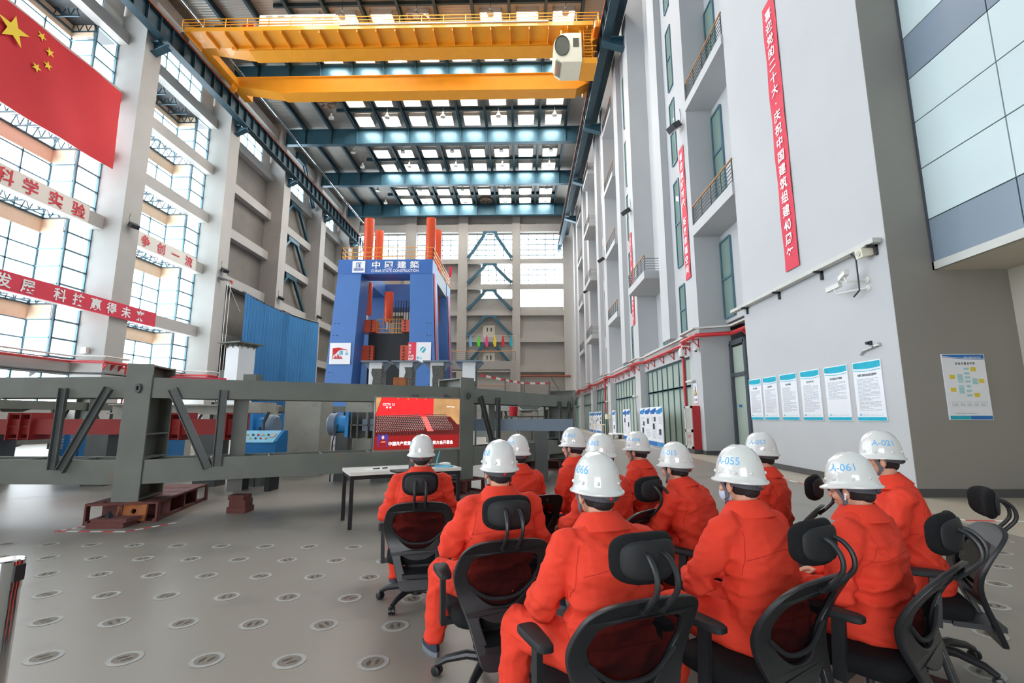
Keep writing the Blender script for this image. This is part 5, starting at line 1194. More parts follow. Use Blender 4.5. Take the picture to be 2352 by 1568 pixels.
build('shelf', MB().prism([(-.25, -.16), (.25, -.16), (.25, .16), (-.25, .16)], (c.x, c.y, .77), tuple(U0), tuple(-N0), (0, 0, .025)), 'chair_shell', parent=ts)
mb = MB()
for s in (-1, 1): mb.bar(c + U0 * s * .3 + N0 * .3 + ZV * .06, c + U0 * s * .3 - N0 * .3 + ZV * .06, .05, .05)
mb.bar(c - U0 * .3 + ZV * .06, c + U0 * .3 + ZV * .06, .06, .05); build('base', mb, 'table_leg', parent=ts)
for s in (-1, 1):
    for q in (-1, 1): build('caster', MB().lathe([(.03, -.012), (.03, .012)], 12, Matrix.Translation(c + U0 * s * .3 + N0 * q * .27 + ZV * .03) @ Matrix.Rotation(R(90), 4, 'Y')), 'chair_caster', parent=ts)
build('mount_plate', MB().bar(c + N0 * .035 + ZV * 1.25, c + N0 * .035 + ZV * 1.5, .3, .02, up=tuple(N0)), 'table_leg', parent=ts)
# white table
tA = R(28); tb = thing('table', 'long white topped table with black square legs behind the television', 'table', (-2.36, 6.70, 0), tA)
build('tabletop', MB().box(0, .797, 0, .75, .705, .75).box(.803, 1.62, 0, .75, .705, .75), 'table_top', parent=tb, local=True)
build('apron', MB().box(.02, 1.6, .02, .06, .65, .705).box(.02, 1.6, .69, .73, .65, .705).box(.02, .06, .02, .73, .65, .705).box(1.56, 1.6, .02, .73, .65, .705), 'table_leg', parent=tb, local=True)
for x in (.01, 1.56):
    for y in (.01, .69): build('leg', MB().box(x, x + .05, y, y + .05, 0, .705), 'table_leg', parent=tb, local=True)
TM = MW[tb.name]
def on_table(name, mb, m, lab, cat, **k):
    mb.v = [tuple(TM @ Vector(v)) for v in mb.v]; return tag(build(name, mb, m, **k), lab, cat)
on_table('paper', MB().box(.25, .6, .2, .45, .751, .753), 'paper', 'white paper sheet lying on the white table', 'paper')
on_table('pen', MB().tube([(.36, .27, .762), (.46, .3, .762)], .008, 8), 'black_steel', 'black pen on the paper, left of the other pen', 'pen'); on_table('pen', MB().tube([(.5, .3, .762), (.58, .33, .762)], .008, 8), 'black_steel', 'black pen on the paper, right of the other pen', 'pen')
on_table('cable', MB().tube([(1.28, .02, 1.0), (1.26, .05, .9), (1.27, .15, .79), (1.32, .25, .765), (1.45, .2, .765), (1.5, .05, .77), (1.42, .02, .765), (1.25, .18, .763)], .011, 8), 'cable_blue', 'light blue cable looping on the right end of the white table', 'cable', smooth=True)
mb = MB().ell((1.5, .42, .775), (.1, .06, .024), nu=10, nv=6); on_table('tissue_pack', mb, 'paper', 'crumpled white tissue pack on the right end of the table', 'tissue pack')
on_table('black_tray', MB().box(1.18, 1.42, .3, .5, .751, .765), 'black_steel', 'small black tray beside the blue cable on the table', 'tray')
bp = thing('barrier_post', 'polished steel barrier post at the left edge of the foreground', 'post', (-2.025, 1.95, 0))
build('tube', MB().lathe([(.05, .03), (.05, .84)], 32), 'chrome', parent=bp, local=True, smooth=True)
build('head', MB().lathe([(.052, .84), (.053, .945), (.048, .95)], 32), 'chrome', parent=bp, local=True, smooth=True)
build('belt_clip', MB().box(.03, .058, -.02, .02, .87, .93), 'black_steel', parent=bp, local=True)
build('base', MB().lathe([(.16, 0), (.16, .015), (.06, .04), (.05, .045)], 32), 'chrome', parent=bp, local=True, smooth=True)

# ================================================================ CHAIRS
def spl(pts, n=5, closed=False):
    P = [Vector(p) for p in pts]; out = []; N = len(P)
    rng = range(N) if closed else range(N - 1)
    for i in rng:
        if closed: p0, p1, p2, p3 = P[i - 1], P[i], P[(i + 1) % N], P[(i + 2) % N]
        else: p0, p1, p2, p3 = P[max(i - 1, 0)], P[i], P[i + 1], P[min(i + 2, N - 1)]
        for k in range(n):
            t = k / n; out.append(.5 * ((2 * p1) + (p2 - p0) * t + (2 * p0 - 5 * p1 + 4 * p2 - p3) * t * t + (3 * p1 - p0 - 3 * p2 + p3) * t ** 3))
    if not closed: out.append(P[-1])
    return out
BYZ = [(.18, -.335), (.32, -.29), (.45, -.245), (.55, -.225), (.65, -.26), (.75, -.325), (.86, -.405)]
def by(z):
    for (a, ya), (b, yb) in zip(BYZ, BYZ[1:]):
        if z <= b or b == .86:
            t = max(0, min(1.1, (z - a) / (b - a))); return ya + (yb - ya) * t
def bys(z): return sum(by(z + d) for d in (-.05, -.025, 0, .025, .05)) / 5
def mirror(rt): return [(x, z) for x, z in rt] + [(-x, z) for x, z in rt[::-1] if x > 1e-4]
def rest(loop): return [(p.x, p.y) for p in spl([(a, b, 0) for a, b in loop], 5, True)]
OUT = rest(mirror([(.0, .19), (.115, .195), (.15, .26), (.19, .40), (.238, .52), (.266, .62), (.264, .70), (.238, .785), (.18, .83), (.08, .845), (0, .847)]))
INU = rest(mirror([(0, .465), (.08, .48), (.155, .545), (.205, .635), (.208, .68), (.185, .745), (.12, .768), (0, .775)]))
INL = rest(mirror([(0, .265), (.085, .265), (.1, .29), (.138, .405), (.125, .43), (.07, .405), (0, .395)]))
def chair_proto():
    t = thing('office_chair', 'black mesh chair', 'chair', (0, 0, 0), 0, 'black mesh office chairs')
    vs, fs = shape2d([OUT, INU[::-1], INL[::-1]], .009, .006, 2)
    mb = MB(); mb.add([(x, bys(z) - y - .10 * x * x * 0 + .35 * x * x, z) for x, z, y in vs], [f[::-1] for f in fs]); fr = build('backrest_frame', mb, 'chair_plastic', parent=t, local=True, smooth=True, ang=50)
    rows = [(.47 + .305 * k / 12) for k in range(13)]; mb = MB(); vs = []; fs = []
    up = [p for p in INU if p[0] >= -1e-3]
    def hw(z):
        c = sorted(up, key=lambda p: abs(p[1] - z))[:3]; return sum(p[0] for p in c) / len(c) + .01
    for z in rows:
        h = max(.05, hw(z))
        for k in range(9): x = -h + 2 * h * k / 8; vs.append((x, bys(z) + .35 * x * x + .004, z))
    for i in range(12):
        for k in range(8): fs.append((i * 9 + k, i * 9 + k + 1, i * 9 + k + 10, i * 9 + k + 9))
    mb.add(vs, fs); build('mesh_panel', mb, 'chair_mesh', parent=t, local=True, smooth=True, ang=180)
    mb = MB(); mb.tube(spl([(-.2, bys(.6) - .0, .6), (-.1, bys(.53) - .015, .525), (0, bys(.52) - .02, .51), (.1, bys(.53) - .015, .525), (.2, bys(.6), .6)], 4), .011, 8); build('lumbar_bar', mb, 'chair_shell', parent=t, local=True, smooth=True)
    mb = MB()
    for k in (-1, 1): mb.lathe([(.013, 0), (.013, .012), (0, .013)], 10, Matrix.Translation((k * .042, bys(.81) - .012, .805)) @ Matrix.Rotation(R(65), 4, 'X'))
    build('bolt', mb, 'chair_shell', parent=t, local=True)
    # head rest
    def pad(rx, rz, th, y0, cv):
        n = 10; mb = MB(); vs = []; fs = []
        for j in range(13):
            th_ = math.pi * (j / 12 - .5)
            for i in range(28):
                ph = 2 * math.pi * i / 28; c, s = math.cos(ph), math.sin(ph); e = 2 / 3.2
                x = rx * math.copysign(abs(c) ** e, c); z = rz * math.copysign(abs(s) ** e, s); k = math.cos(th_) ** .5
                x *= k; z *= k; vs.append((x, y0 + th * math.sin(th_) + cv * x * x - 1.2 * max(0, z) ** 2 * 0 + .5 * z * z, .985 + z))
        for j in range(12):
            for i in range(28): i2 = (i + 1) % 28; fs.append((j * 28 + i, j * 28 + i2, (j + 1) * 28 + i2, (j + 1) * 28 + i))
        mb.add(vs, [f[::-1] for f in fs]); return mb
    hr = build('headrest', pad(.142, .092, .034, -.375, 2.4), 'chair_fabric', parent=t, local=True, smooth=True, ang=180)
    build('headrest_shell', pad(.122, .07, .012, -.406, 2.4), 'chair_shell', parent=hr, local=True, smooth=True, ang=180)
    for s in (-1, 1):
        build('headrest_arm', MB().tube(spl([(s * .04, bys(.81) - .01, .80), (s * .042, -.43, .845), (s * .043, -.475, .90), (s * .042, -.475, .955), (s * .04, -.445, .995), (s * .035, -.41, 1.01)], 4), .0105, 8), 'chair_plastic', parent=t, local=True, smooth=True)
    # seat
    def rr(hx, hy, r): return [(hx * math.copysign(abs(math.cos(a)) ** .45, math.cos(a)), hy * math.copysign(abs(math.sin(a)) ** .45, math.sin(a))) for a in [2 * math.pi * k / 40 for k in range(40)]]
    mb = MB(); vs = []; fs = []; L = rr(.25, .235, 0)
    prof = [(.9, .335), (.97, .345), (1, .37), (1, .395), (.96, .415), (.8, .424), (.3, .42)]
    for q, z in prof: vs += [(x * q, y * q + .03, z - (.03 * max(0, (y * q - .15) / .1) ** 2 if z > .39 else 0)) for x, y in L]
    for j in range(len(prof) - 1):
        for i in range(40): i2 = (i + 1) % 40; fs.append((j * 40 + i, j * 40 + i2, (j + 1) * 40 + i2, (j + 1) * 40 + i))
    fs += [tuple(range(40))[::-1], tuple(range(6 * 40, 7 * 40))]; mb.add(vs, fs); build('seat', mb, 'chair_fabric', parent=t, local=True, smooth=True, ang=60)
    build('tilt_mechanism', MB().box(-.1, .1, -.14, .14, .28, .335).box(-.12, .12, -.34, -.1, .275, .305).bar((.1, .02, .3), (.24, .04, .3), .02, .02), 'chair_plastic', parent=t, local=True)
    build('gas_lift', MB().lathe([(.032, .10), (.032, .2), (.018, .2), (.018, .3)], 18), 'black_steel', parent=t, local=True, smooth=True)
    for s in (-1, 1):
        ap = build('armrest_post', MB().bar((s * .18, .02, .325), (s * .285, .02, .325), .05, .03).bar((s * .285, .02, .31), (s * .292, .0, .59), .055, .028, up=(1, 0, 0)), 'chair_plastic', parent=t, local=True)
        mb = MB(); q = rr(.042, .125, 0); vs = []; fs = []
        for w, z in ((.9, .585), (1, .59), (1, .61), (.9, .617)): vs += [(s * .29 + x * w * (1 + .15 * y / .125), y * w + .02, z) for x, y in q]
        for j in range(3):
            for i in range(40): i2 = (i + 1) % 40; fs.append((j * 40 + i, j * 40 + i2, (j + 1) * 40 + i2, (j + 1) * 40 + i))
        fs += [tuple(range(40))[::-1], tuple(range(120, 160))]; mb.add(vs, fs); build('armrest_pad', mb, 'chair_shell', parent=ap, local=True, smooth=True, ang=40)
    build('base_hub', MB().lathe([(.05, .06), (.055, .09), (.045, .14)], 18), 'chair_plastic', parent=t, local=True, smooth=True)
    for k in range(5):
        a = 2 * math.pi * k / 5 + .3; c, s = math.cos(a), math.sin(a)
        lg = build('base_leg', MB().tube([(c * .03, s * .03, .105), (c * .14, s * .14, .115), (c * .26, s * .26, .09), (c * .315, s * .315, .062)], [.030, .026, .021, .017], 10), 'chair_plastic', parent=t, local=True, smooth=True)
        X = Matrix.Translation((c * .315, s * .315, .028)) @ Matrix.Rotation(a + .7 + k, 4, 'Z') @ Matrix.Rotation(R(90), 4, 'X')
        build('caster', MB().lathe([(.018, -.026), (.028, -.022), (.028, -.006), (.02, -.004), (.02, .004), (.028, .006), (.028, .022), (.018, .026)], 18, X), 'chair_caster', parent=lg, local=True, smooth=True)
    return t
CH0 = chair_proto(); CH_USED = []
def chair(x, y, rz, label, head=True, z=0):
    if not CH_USED: t = CH0; CH_USED.append(1)
    else: t = copy_tree(CH0)
    t.location = (x, y, z); t.rotation_euler.z = rz; t['label'] = label
    if not head:
        for ch in list(t.children):
            if ch.name.startswith('headrest'):
                for q in list(ch.children): bpy.data.objects.remove(q)
                bpy.data.objects.remove(ch)
    return t
# ================================================================ PEOPLE
def remesh(mb, vox, smooth_it):
    me = bpy.data.meshes.new('tmp'); me.from_pydata(mb.v, [], mb.f); me.update()
    o = bpy.data.objects.new('tmp', me)
    m = o.modifiers.new('r', 'REMESH'); m.mode = 'VOXEL'; m.voxel_size = vox; m.adaptivity = 0
    s = o.modifiers.new('s', 'SMOOTH'); s.factor = .5; s.iterations = smooth_it
    r = evaluated(o)
    vs = [Vector(v.co) for v in r.vertices]; fs = [tuple(p.vertices) for p in r.polygons]; ns = [Vector(v.normal) for v in r.vertices]
    bpy.data.objects.remove(o); bpy.data.meshes.remove(me); bpy.data.meshes.remove(r)
    return vs, fs, ns
HA, HB, HH = .123, .106, .165        # hard hat half length, half width, height
def hat_pt(phi, z, k=1.0):           # phi 0 = front (+y), left = pi/2 (-x)
    q = max(0.0, 1 - (min(z, HH * .9999) / HH) ** 2.3) ** (1 / 2.4)
    return Vector((-HB * q * k * math.sin(phi), HA * q * k * math.cos(phi), z))
def hat_meshes():
    seg = 40; vs = []; fs = []
    rows = []
    def ring(fn): rows.append(len(vs)); vs.extend(fn(2 * math.pi * i / seg) for i in range(seg))
    def brim(e, z): 
        return lambda p: Vector((-(HB + e) * math.sin(p), (HA + e + (.020 * max(0, math.cos(p)) ** 3 * (e > .01))) * math.cos(p), z - .006 * max(0, math.cos(p)) * (e > .01) - .008 * max(0, -math.cos(p)) * (e > .005)))
    ring(lambda p: Vector((-(HB - .006) * math.sin(p), (HA - .006) * math.cos(p), .012)))
    ring(brim(.004, -.012)); ring(brim(.016, -.016)); ring(brim(.0185, -.010)); ring(brim(.016, -.005)); ring(brim(.006, .001))
    for k in range(1, 15):
        z = HH * math.sin(k / 15 * math.pi / 2) ** 1.0
        def f(p, z=z):
            v = hat_pt(p, z); v.z += .004 * math.exp(-(v.x / .012) ** 2) * (z > HH * .6); return v
        ring(f)
    n = len(rows)
    for j in range(n - 1):
        for i in range(seg): i2 = (i + 1) % seg; fs.append((rows[j] + i, rows[j] + i2, rows[j + 1] + i2, rows[j + 1] + i))
    vs.append(Vector((0, 0, HH + .003))); fs += [(rows[-1] + i, rows[-1] + (i + 1) % seg, len(vs) - 1) for i in range(seg)]
    return vs, [f[::-1] for f in fs]
HATV, HATF = hat_meshes()
def person(label, root, rz, lean, s, head_yaw, head_pitch, number, arms=(0, 0), legs=(0, 0), mask=False, earbud=False, number_right=False, twist=0, hairy=1.0):
    t = thing('person', label, 'person', (root[0], root[1], 0), rz, 'seated workers')
    def up(p):                       # bend the upper body forward from the hips
        p = Vector(p); z0 = .50
        f = max(0, min(1, (p.z - z0) / .16)); a = lean * (.45 + .55 * f) if p.z > z0 else 0
        q = Vector((p.x, p.y + .05, p.z - z0)); q = Matrix.Rotation(twist * f, 3, 'Z') @ q; q = Matrix.Rotation(-a, 3, 'X') @ q * 1.0
        q.z *= s; return Vector((q.x, q.y - .05, q.z + z0))
    def loft(mb, rings, seg=20):     # rings: (z, half width, half depth, y)
        vs = []; fs = []
        for z, w, d, y in rings: vs += [up((w * math.copysign(abs(math.cos(a)) ** .8, math.cos(a)), y + d * math.copysign(abs(math.sin(a)) ** .9, math.sin(a)), z)) for a in [2 * math.pi * k / seg for k in range(seg)]]
        for j in range(len(rings) - 1):
            for i in range(seg): i2 = (i + 1) % seg; fs.append((j * seg + i, j * seg + i2, (j + 1) * seg + i2, (j + 1) * seg + i))
        fs += [tuple(range(seg))[::-1], tuple(range((len(rings) - 1) * seg, len(rings) * seg))]; mb.add(vs, fs)
    SH = [up((k * .188, -.04, .952)) for k in (-1, 1)]
    EL = []; WR = []; HD = []
    for i, k in enumerate((-1, 1)):
        m = arms[i]
        e = SH[i] + Vector((k * .085, .03 + .25 * lean, -.265)); e.z = max(e.z, .655)
        if m == 1: e = SH[i] + Vector((k * .11, .10, -.24)); e.z = max(e.z, .665)
        w = Vector((k * .17, e.y + .235, .635)) if m == 0 else Vector((k * .10, e.y + .21, .655))
        EL.append(e); WR.append(w)
    KN = [Vector((k * (.19 + .09 * (legs[i] == 1)), .40, .49)) for i, k in enumerate((-1, 1))]
    AN = [Vector((k * (.19 + .12 * (legs[i] == 1)), .40 - .06 * (legs[i] == 2), .10)) for i, k in enumerate((-1, 1))]
    HP = [Vector((k * .095, -.04, .49)) for k in (-1, 1)]
    # coverall
    mb = MB()
    loft(mb, [(.425, .16, .12, -.06), (.47, .19, .15, -.06), (.55, .195, .145, -.045), (.64, .188, .135, -.04), (.74, .194, .14, -.045), (.84, .204, .146, -.05), (.91, .21, .136, -.05), (.965, .195, .115, -.05), (1.005, .14, .092, -.048), (1.035, .092, .078, -.043), (1.055, .074, .072, -.04)])
    for i in (0, 1):
        mb.cap(SH[i], EL[i], .074, .064); mb.cap(EL[i], WR[i], .064, .048); mb.ell(tuple(SH[i]), (.078, .08, .07)); mb.cap(up((0, -.05, 1.0)), SH[i], .066, .06)
        mb.cap(HP[i], KN[i], .105, .082); mb.cap(KN[i] + Vector((0, -.01, -.005)), AN[i], .082, .066)
    vs, fs, ns = remesh(mb, .0105, 4)
    out = []
    for v, n in zip(vs, ns):
        p = v * 1.0; sd = s * 13.7 + rz * 5
        w = 1.0 if p.z > .52 else .8
        wz = Vector((noise.noise(Vector((p.x * 4, p.y * 4, p.z * 4 + sd))), 0, noise.noise(Vector((p.x * 4 + 9, p.y * 4, p.z * 4 - sd))))) * .06
        r1 = max(0, 1 - 2.6 * abs(noise.noise(Vector(((p.x + wz.x) * 4.5 + sd, p.y * 4.5, (p.z + wz.z) * 9)))))
        r2 = max(0, 1 - 2.4 * abs(noise.noise(Vector(((p.x + wz.x) * 10 - sd, p.y * 10, (p.z - wz.z) * 17 + 3)))))
        bo = 1.0
        for e in EL: bo += 1.1 * math.exp(-((v - e).length / .1) ** 2)
        bo += .8 * math.exp(-((v.z - .64) / .08) ** 2)
        out.append(v + n * (.0155 * r1 + .0075 * r2 - .008) * w * min(2.0, bo))
    mb = MB(); mb.add(out, fs); body_v = out
    cov = build('coverall', mb, 'coverall', parent=t, local=True, smooth=True, ang=180)
    bv = BVHTree.FromPolygons(out, fs)
    # back yoke seam and sleeve seams traced on the cloth
    Tm = Matrix.Rotation(-lean, 3, 'X'); sm = MB()
    def trace(pts, d, nm='seam'):
        P = []
        for p in pts:
            h = bv.ray_cast(Vector(p), Vector(d).normalized())
            if h[0] is not None: P.append(h[0] - Vector(d).normalized() * .0005)
        if len(P) > 3: sm.tube(P, .0022, 5)
    bk = Tm @ Vector((0, 1, -.1))
    trace([up((x, -.6, .875 + .02 * math.cos(x * 9))) for x in [-.186 + .0155 * k for k in range(25)]], bk)
    trace([up((x, -.6, .62)) for x in [-.17 + .017 * k for k in range(21)]], bk)
    for k in (-1, 1): trace([up((k * (.168 + .034 * j / 12), -.6, 1.0 - .2 * j / 12)) for j in range(13)], bk)
    if sm.v: build('seam', sm, 'coverall_seam', parent=cov, local=True, smooth=True)
    nb = up((0, -.035, 1.045)); ax = (up((0, -.03, 1.1)) - up((0, -.045, 1.0))).normalized()
    X = Matrix.Translation(nb - ax * .02) @ (Matrix.Rotation(-lean * .9, 4, 'X'))
    prof = [(.080, -.012), (.071, .03), (.069, .052), (.075, .058), (.092, .036), (.124, -.006), (.134, -.022), (.118, -.024)]
    build('collar', MB().lathe(prof, 28, X @ Matrix.Diagonal((1.08, 1.0, 1, 1)), cap=False), 'coverall', parent=t, local=True, smooth=True, ang=60)
    # head frame
    hc = up((0, -.012, 1.155)); hc = nb + Vector((0, .012 + .05 * math.sin(lean), .118 * s))
    HM = Matrix.Translation(hc) @ Matrix.Rotation(head_yaw, 4, 'Z') @ Matrix.Rotation(-head_pitch, 4, 'X')
    # body: one continuous skin surface
    mb = MB(); H = lambda x, y, z: HM @ Vector((x, y, z))
    mb.ell((0, -.008, .03), (.076, .094, .098), HM, 20, 14); mb.ell((0, .028, -.045), (.062, .066, .068), HM); mb.ell((0, .062, -.088), (.032, .03, .025), HM)
    mb.ell((0, .035, .0), (.068, .066, .07), HM)
    mb.cap(H(0, .094, .012), H(0, .112, -.026), .009, .0145); mb.ell((0, .092, -.062), (.024, .012, .009), HM); mb.ell((0, .088, .026), (.05, .012, .008), HM)
    for k in (-1, 1): 
        mb.ell((k * .079, -.012, -.018), (.011, .02, .033), HM @ Matrix.Rotation(k * .25, 4, 'Z')); mb.ell((k * .045, .07, -.03), (.024, .022, .022), HM)
    mb.cap(H(0, -.022, -.04), nb - Vector((0, .0, .05)), .056, .062)
    loft(mb, [(.44, .13, .09, -.05), (.55, .155, .105, -.05), (.66, .14, .095, -.05), (.82, .165, .11, -.045), (.94, .165, .09, -.045), (1.0, .10, .065, -.045), (1.04, .055, .055, -.04)])
    for i, k in enumerate((-1, 1)):
        mb.cap(SH[i], EL[i], .052, .040); mb.cap(EL[i], WR[i], .040, .026); mb.cap(HP[i], KN[i], .075, .056); mb.cap(KN[i], AN[i], .054, .038); mb.cap(AN[i], AN[i] + Vector((k * .02, .14, -.055)), .036, .03)
        d = (WR[i] - EL[i]).normalized(); d.z -= .12; d.normalize(); sd = d.cross(Vector((0, 0, 1))).normalized() * k; nz = Vector((0, 0, 1))
        pc = WR[i] + d * .05; Mx = Matrix((sd, d, sd.cross(d))).transposed().to_4x4(); Mx.translation = pc
        mb.ell((0, 0, 0), (.041, .052, .016), Mx)
        for f, (off, ln) in enumerate(((-.030, .066), (-.010, .075), (.011, .070), (.031, .055))):
            b0 = pc + sd * off + d * .04; b1 = b0 + (d * .85 + Vector((0, 0, -.25))).normalized() * ln * .5; b2 = b1 + (d * .5 + Vector((0, 0, -.8))).normalized() * ln * .5
            mb.cap(b0, b1, .0095, .0085, 8); mb.cap(b1, b2, .0085, .007, 8)
        th0 = pc - sd * .032 - d * .02; th1 = th0 - sd * .028 + d * .03 - Vector((0, 0, .008)); mb.cap(th0, th1, .0125, .0105, 8); mb.cap(th1, th1 + (d * .9 - Vector((0, 0, .3))).normalized() * .03, .0105, .0085, 8)
    vs, fs, ns = remesh(mb, .0068, 3)
    mb = MB(); mb.add(vs, fs); build('body', mb, 'skin', parent=t, local=True, smooth=True, ang=180)
    mb = MB(); mb.ell((0, -.022, .018), (.080, .088, .103), HM, 22, 14); mb.ell((0, -.054, -.035), (.056, .042, .042 * hairy), HM, 18, 10)
    for k in (-1, 1): mb.ell((k * .069, .018, -.005), (.012, .022, .03), HM)
    build('hair', mb, 'hair_black', parent=t, local=True, smooth=True, ang=180)
    for k in (-1, 1):
        e = build('eye', MB().ell((k * .033, .083, .006), (.013, .012, .0085), HM), 'white_plastic', parent=t, local=True, smooth=True)
        build('iris', MB().ell((k * .033, .0925, .006), (.006, .004, .006), HM), 'hair_black', parent=e, local=True, smooth=True)
        build('eyebrow', MB().tube([H(k * .016, .099, .028), H(k * .034, .097, .034), H(k * .052, .084, .029)], [.003, .004, .002], 6), 'hair_black', parent=t, local=True)
    build('mouth', MB().tube([H(-.02, .098, -.062), H(0, .105, -.063), H(.02, .098, -.062)], [.002, .003, .002], 6), 'strut_red', parent=t, local=True)
    # hard hat
    KM = HM @ Matrix.Translation((0, -.004, .026)) @ Matrix.Rotation(R(3), 4, 'X')
    mb = MB(); mb.add(HATV, HATF, KM); hat = build('hard_hat', mb, 'helmet_white', parent=t, local=True, smooth=True, ang=70)
    mb = MB()
    for a in (35, 68, 112, 150, 210, 248, 292, 325): mb.ell(tuple(hat_pt(R(a), .03, 1.005)), (.0085, .0085, .0085), KM, 10, 7)
    build('rivet', mb, 'helmet_white', parent=hat, local=True, smooth=True)
    mb = MB()
    sides = [(math.pi / 2, 1)] + ([(-math.pi / 2, 1)] if number_right else [])
    for ph0, _ in sides:
        gv, gf = glyph(number, .006); xs = [x for x, y in gv]; x0, x1 = min(xs), max(xs); k = .037 / .72; wl = (x1 - x0) * k
        pts = []
        for x, y in gv:
            sx = (x - (x0 + x1) / 2) * k * 1.12; pts.append(KM @ hat_pt(ph0 + sx / .118 * 1.0, .09 + (y - .36) * k, 1.008))
        mb.add(pts, gf)
    build('lettering', mb, 'letter_blue', parent=hat, local=True)
    mb = MB(); ring = []
    for i in range(17):
        a = R(95) + R(170) * i / 16; ring.append((-.098 * math.sin(a), .112 * math.cos(a) - .002))
    for (xa, ya), (xb, yb) in zip(ring, ring[1:]):
        mb.add([KM @ Vector(q) for q in ((xa, ya, -.03 - .022 * abs(ya / .112)), (xb, yb, -.03 - .022 * abs(yb / .112)), (xb, yb, .012), (xa, ya, .012), (xa * .95, ya * .95, -.03 - .022 * abs(ya / .112)), (xb * .95, yb * .95, -.03 - .022 * abs(yb / .112)), (xb * .95, yb * .95, .012), (xa * .95, ya * .95, .012))], [(0, 1, 2, 3), (7, 6, 5, 4), (0, 4, 5, 1)])
    hb = build('head_band', mb, 'band_dark', parent=hat, local=True)
    mb = MB(); mb.ell((0, -.117, -.032), (.03, .01, .016), KM, 12, 8); build('band_buckle', mb, 'band_dark', parent=hat, local=True, smooth=True)
    build('band_knob', MB().ell((0, -.125, -.034), (.0085, .005, .0085), KM, 10, 8), 'knob_red', parent=hat, local=True, smooth=True)
    mb = MB(); 
    for k in (-1, 1):
        j = H(k * .081, .022, -.055)
        for a in (H(k * .09, .05, .03), H(k * .09, -.03, .03)): mb.bar(a, j, .003, .016, up=tuple(HM.to_3x3() @ Vector((0, 1, .3))))
        P = [j, H(k * .074, .035, -.085), H(k * .05, .06, -.11), H(0, .085, -.122)]
        for a, b in zip(P, P[1:]): mb.bar(a, b, .004, .014, up=tuple(HM.to_3x3() @ Vector((0, 1, .3))))
        mb.box(k * .081 - .004, k * .081 + .004, .012, .034, -.07, -.04, HM)
    build('chin_strap', mb, 'strap_grey', parent=hat, local=True)
    if mask:
        mb = MB(); mb.ell((0, .052, -.058), (.066, .068, .055), HM, 18, 12); m_ = build('face_mask', mb, 'mask_blue', parent=t, local=True, smooth=True)
        mb = MB()
        for k in (-1, 1): mb.tube([H(k * .06, .07, -.04), H(k * .082, .0, -.005)], .002, 5); mb.tube([H(k * .06, .06, -.085), H(k * .082, .0, -.04)], .002, 5)
        build('ear_loop', mb, 'black_steel', parent=m_, local=True)
    if earbud: build('earbud', MB().ell((-.088, .008, -.022), (.008, .008, .008), HM).tube([H(-.09, .01, -.022), H(-.09, .016, -.05)], .004, 6), 'white_plastic', parent=t, local=True, smooth=True)
    for i, k in enumerate((-1, 1)):
        a = AN[i]; mb = MB(); vs = []; fs = []; seg = 16
        rows = [(.0, .0), (.0, 1.0), (.024, 1.03), (.03, .97), (.06, .93), (.085, .80), (.105, .62)]
        Xs = Matrix.Translation((a.x + k * .008, a.y, 0)) @ Matrix.Rotation(-k * .14, 4, 'Z')
        def foot(ph, sc, z): 
            y = .055 + .135 * math.cos(ph); w = .048 - .008 * max(0, -math.cos(ph)); yy = y if z < .05 else y * (1 - (z - .05) * 6 * max(0, math.cos(ph)) * .9)
            return Vector((w * math.sin(ph) * sc, .055 + (yy - .055) * sc, z))
        sole = MB(); up_ = MB()
        for M_, rw in ((sole, rows[1:3] + [(.03, 1.0)]), (up_, rows[3:])):
            vs = []; fs = []
            for z, sc in rw: vs += [foot(2 * math.pi * q / seg, sc, z + .001) for q in range(seg)]
            for j in range(len(rw) - 1):
                for q in range(seg): q2 = (q + 1) % seg; fs.append((j * seg + q, j * seg + q2, (j + 1) * seg + q2, (j + 1) * seg + q)[::-1])
            fs += [tuple(range(seg)), tuple(range((len(rw) - 1) * seg, len(rw) * seg))[::-1]]; M_.add(vs, fs, Xs)
        sh = build('shoe', up_, 'shoe_navy', parent=t, local=True, smooth=True, ang=50); build('sole', sole, 'shoe_sole', parent=sh, local=True, smooth=True, ang=50)
    t['_hat'] = tuple(HM.translation)
    return t
TVC = Vector((-1.42, 6.65))
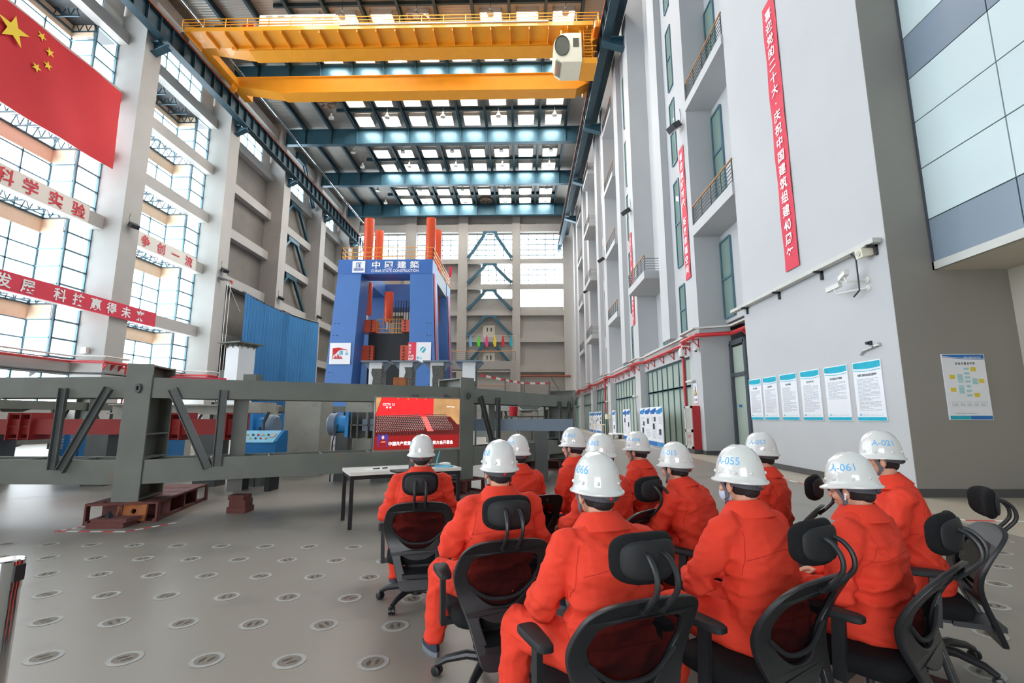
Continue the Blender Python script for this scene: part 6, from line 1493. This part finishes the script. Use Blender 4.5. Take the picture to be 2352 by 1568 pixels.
PEOPLE = [  # label, head xy, hat top z, chair head rest xy or None, head rest?, number, options
 ('person in orange coverall and white helmet seated nearest the table, seen straight from behind', 'mesh chair seen straight from behind, nearest to the white table', (-.88, 4.25), 1.335, (-.80, 3.86), True, 'A-067', dict(number_right=True)),
 ('person in orange coverall, second from the left in front, left elbow out, thigh showing', 'mesh chair with head rest between the straight-backed one and the foremost person', (-.13, 3.02), 1.345, (-.07, 2.72), True, 'A-058', dict(arms=(1, 0), legs=(1, 0))),
 ('person in orange coverall mostly hidden behind the helmet numbered 058', 'mesh chair without head rest behind the helmet numbered 058', (-.05, 4.55), 1.325, None, False, 'A-060', {}),
 ('person in orange coverall wearing helmet A-063, upright in the back row', 'mesh chair seen edge on, under the helmet numbered A-063', (.5, 4.85), 1.395, None, False, 'A-063', dict(rz=12)),
 ('person in orange coverall hidden behind the helmet numbered A-066', 'mesh chair with head rest right behind the helmet numbered A-066', (.63, 4.0), 1.36, (.95, 3.62), True, 'A-062', {}),
 ('person in orange coverall wearing helmet A-056, face turned in profile, farthest back row', 'mesh chair mostly hidden under the helmet numbered A-056', (1.14, 4.9), 1.345, None, False, 'A-056', {}),
 ('person in orange coverall leaning forward, helmet ending in 15, near the middle', 'mesh chair with dark side frame left of the helmet numbered A-055', (1.17, 3.8), 1.285, None, False, 'A-015', dict(lean=.36)),
 ('person in orange coverall wearing helmet A-057 behind the masked person', 'mesh chair with tilted head rest between helmets A-055 and A-061', (1.97, 4.1), 1.365, (2.2, 3.74), True, 'A-057', {}),
 ('person in orange coverall with face mask wearing helmet A-055', 'mesh chair in front, behind the person with helmet A-055', (1.13, 2.6), 1.34, (1.25, 2.13), True, 'A-055', dict(mask=True, arms=(1, 0))),
 ('foremost person in orange coverall wearing helmet A-066, left knee raised to the side', 'foremost mesh chair with large mesh back, behind helmet A-066', (.35, 2.36), 1.315, (.47, 1.88), True, 'A-066', dict(legs=(1, 0))),
 ('person in orange coverall with earbud wearing helmet A-061, head bowed', 'mesh chair seen from the side behind helmet A-061', (1.77, 2.7), 1.285, (1.93, 2.3), True, 'A-061', dict(earbud=True, pitch=.16)),
 ('person in orange coverall wearing helmet A-021, farthest right, in profile', 'mesh chair at far right seen from the side, base star fully visible', (2.44, 3.4), 1.405, (2.87, 3.12), True, 'A-021', dict(rz=14)),
]
for (lab, clab, hd, zt, hr, hflag, num, op) in PEOPLE:
    h = Vector(hd)
    if hr is None:
        d = (TVC - h).normalized(); root = h - d * (.02 if 'lean' not in op else .2)
    else:
        d = (TVC - Vector(hr)).normalized(); root = Vector(hr) + d * .385
    rz = math.atan2(-d.x, d.y) + R(op.get('rz', 0)); f = Vector((-math.sin(rz), math.cos(rz))); sd = Vector((f.y, -f.x))
    if hr is not None and op.get('rz'): root = Vector(hr) + f * .385
    fwd = (h - root).dot(f); lat = (h - root).dot(sd)
    lean = op.get('lean', max(.02, min(.5, math.asin(max(-.2, min(.6, (fwd + .03) / .75))))))
    chair(root.x, root.y, rz, clab, hflag)
    s = max(.9, min(1.13, (zt - .50 - .30 * 0) / (.835 * math.cos(lean * .95))))
    pr = root + sd * max(-.1, min(.1, lat * .8))
    p = person(lab, (pr.x, pr.y), rz, lean, s, op.get('yaw', 0), op.get('pitch', .06), num, op.get('arms', (0, 0)), op.get('legs', (0, 0)), op.get('mask', False), op.get('earbud', False), op.get('number_right', False), 0)
    q = Matrix.Rotation(rz, 3, 'Z') @ Vector(p['_hat']); del p['_hat']      # sit each one where the head belongs
    dx = Vector((h.x - q.x - pr.x, h.y - q.y - pr.y)); a = max(-.02, min(.2, dx.dot(f))); b = max(-.16, min(.16, dx.dot(sd))); dx = f * a + sd * b; p.location.x += dx.x; p.location.y += dx.y
bpy.data.scenes.remove(TMP)
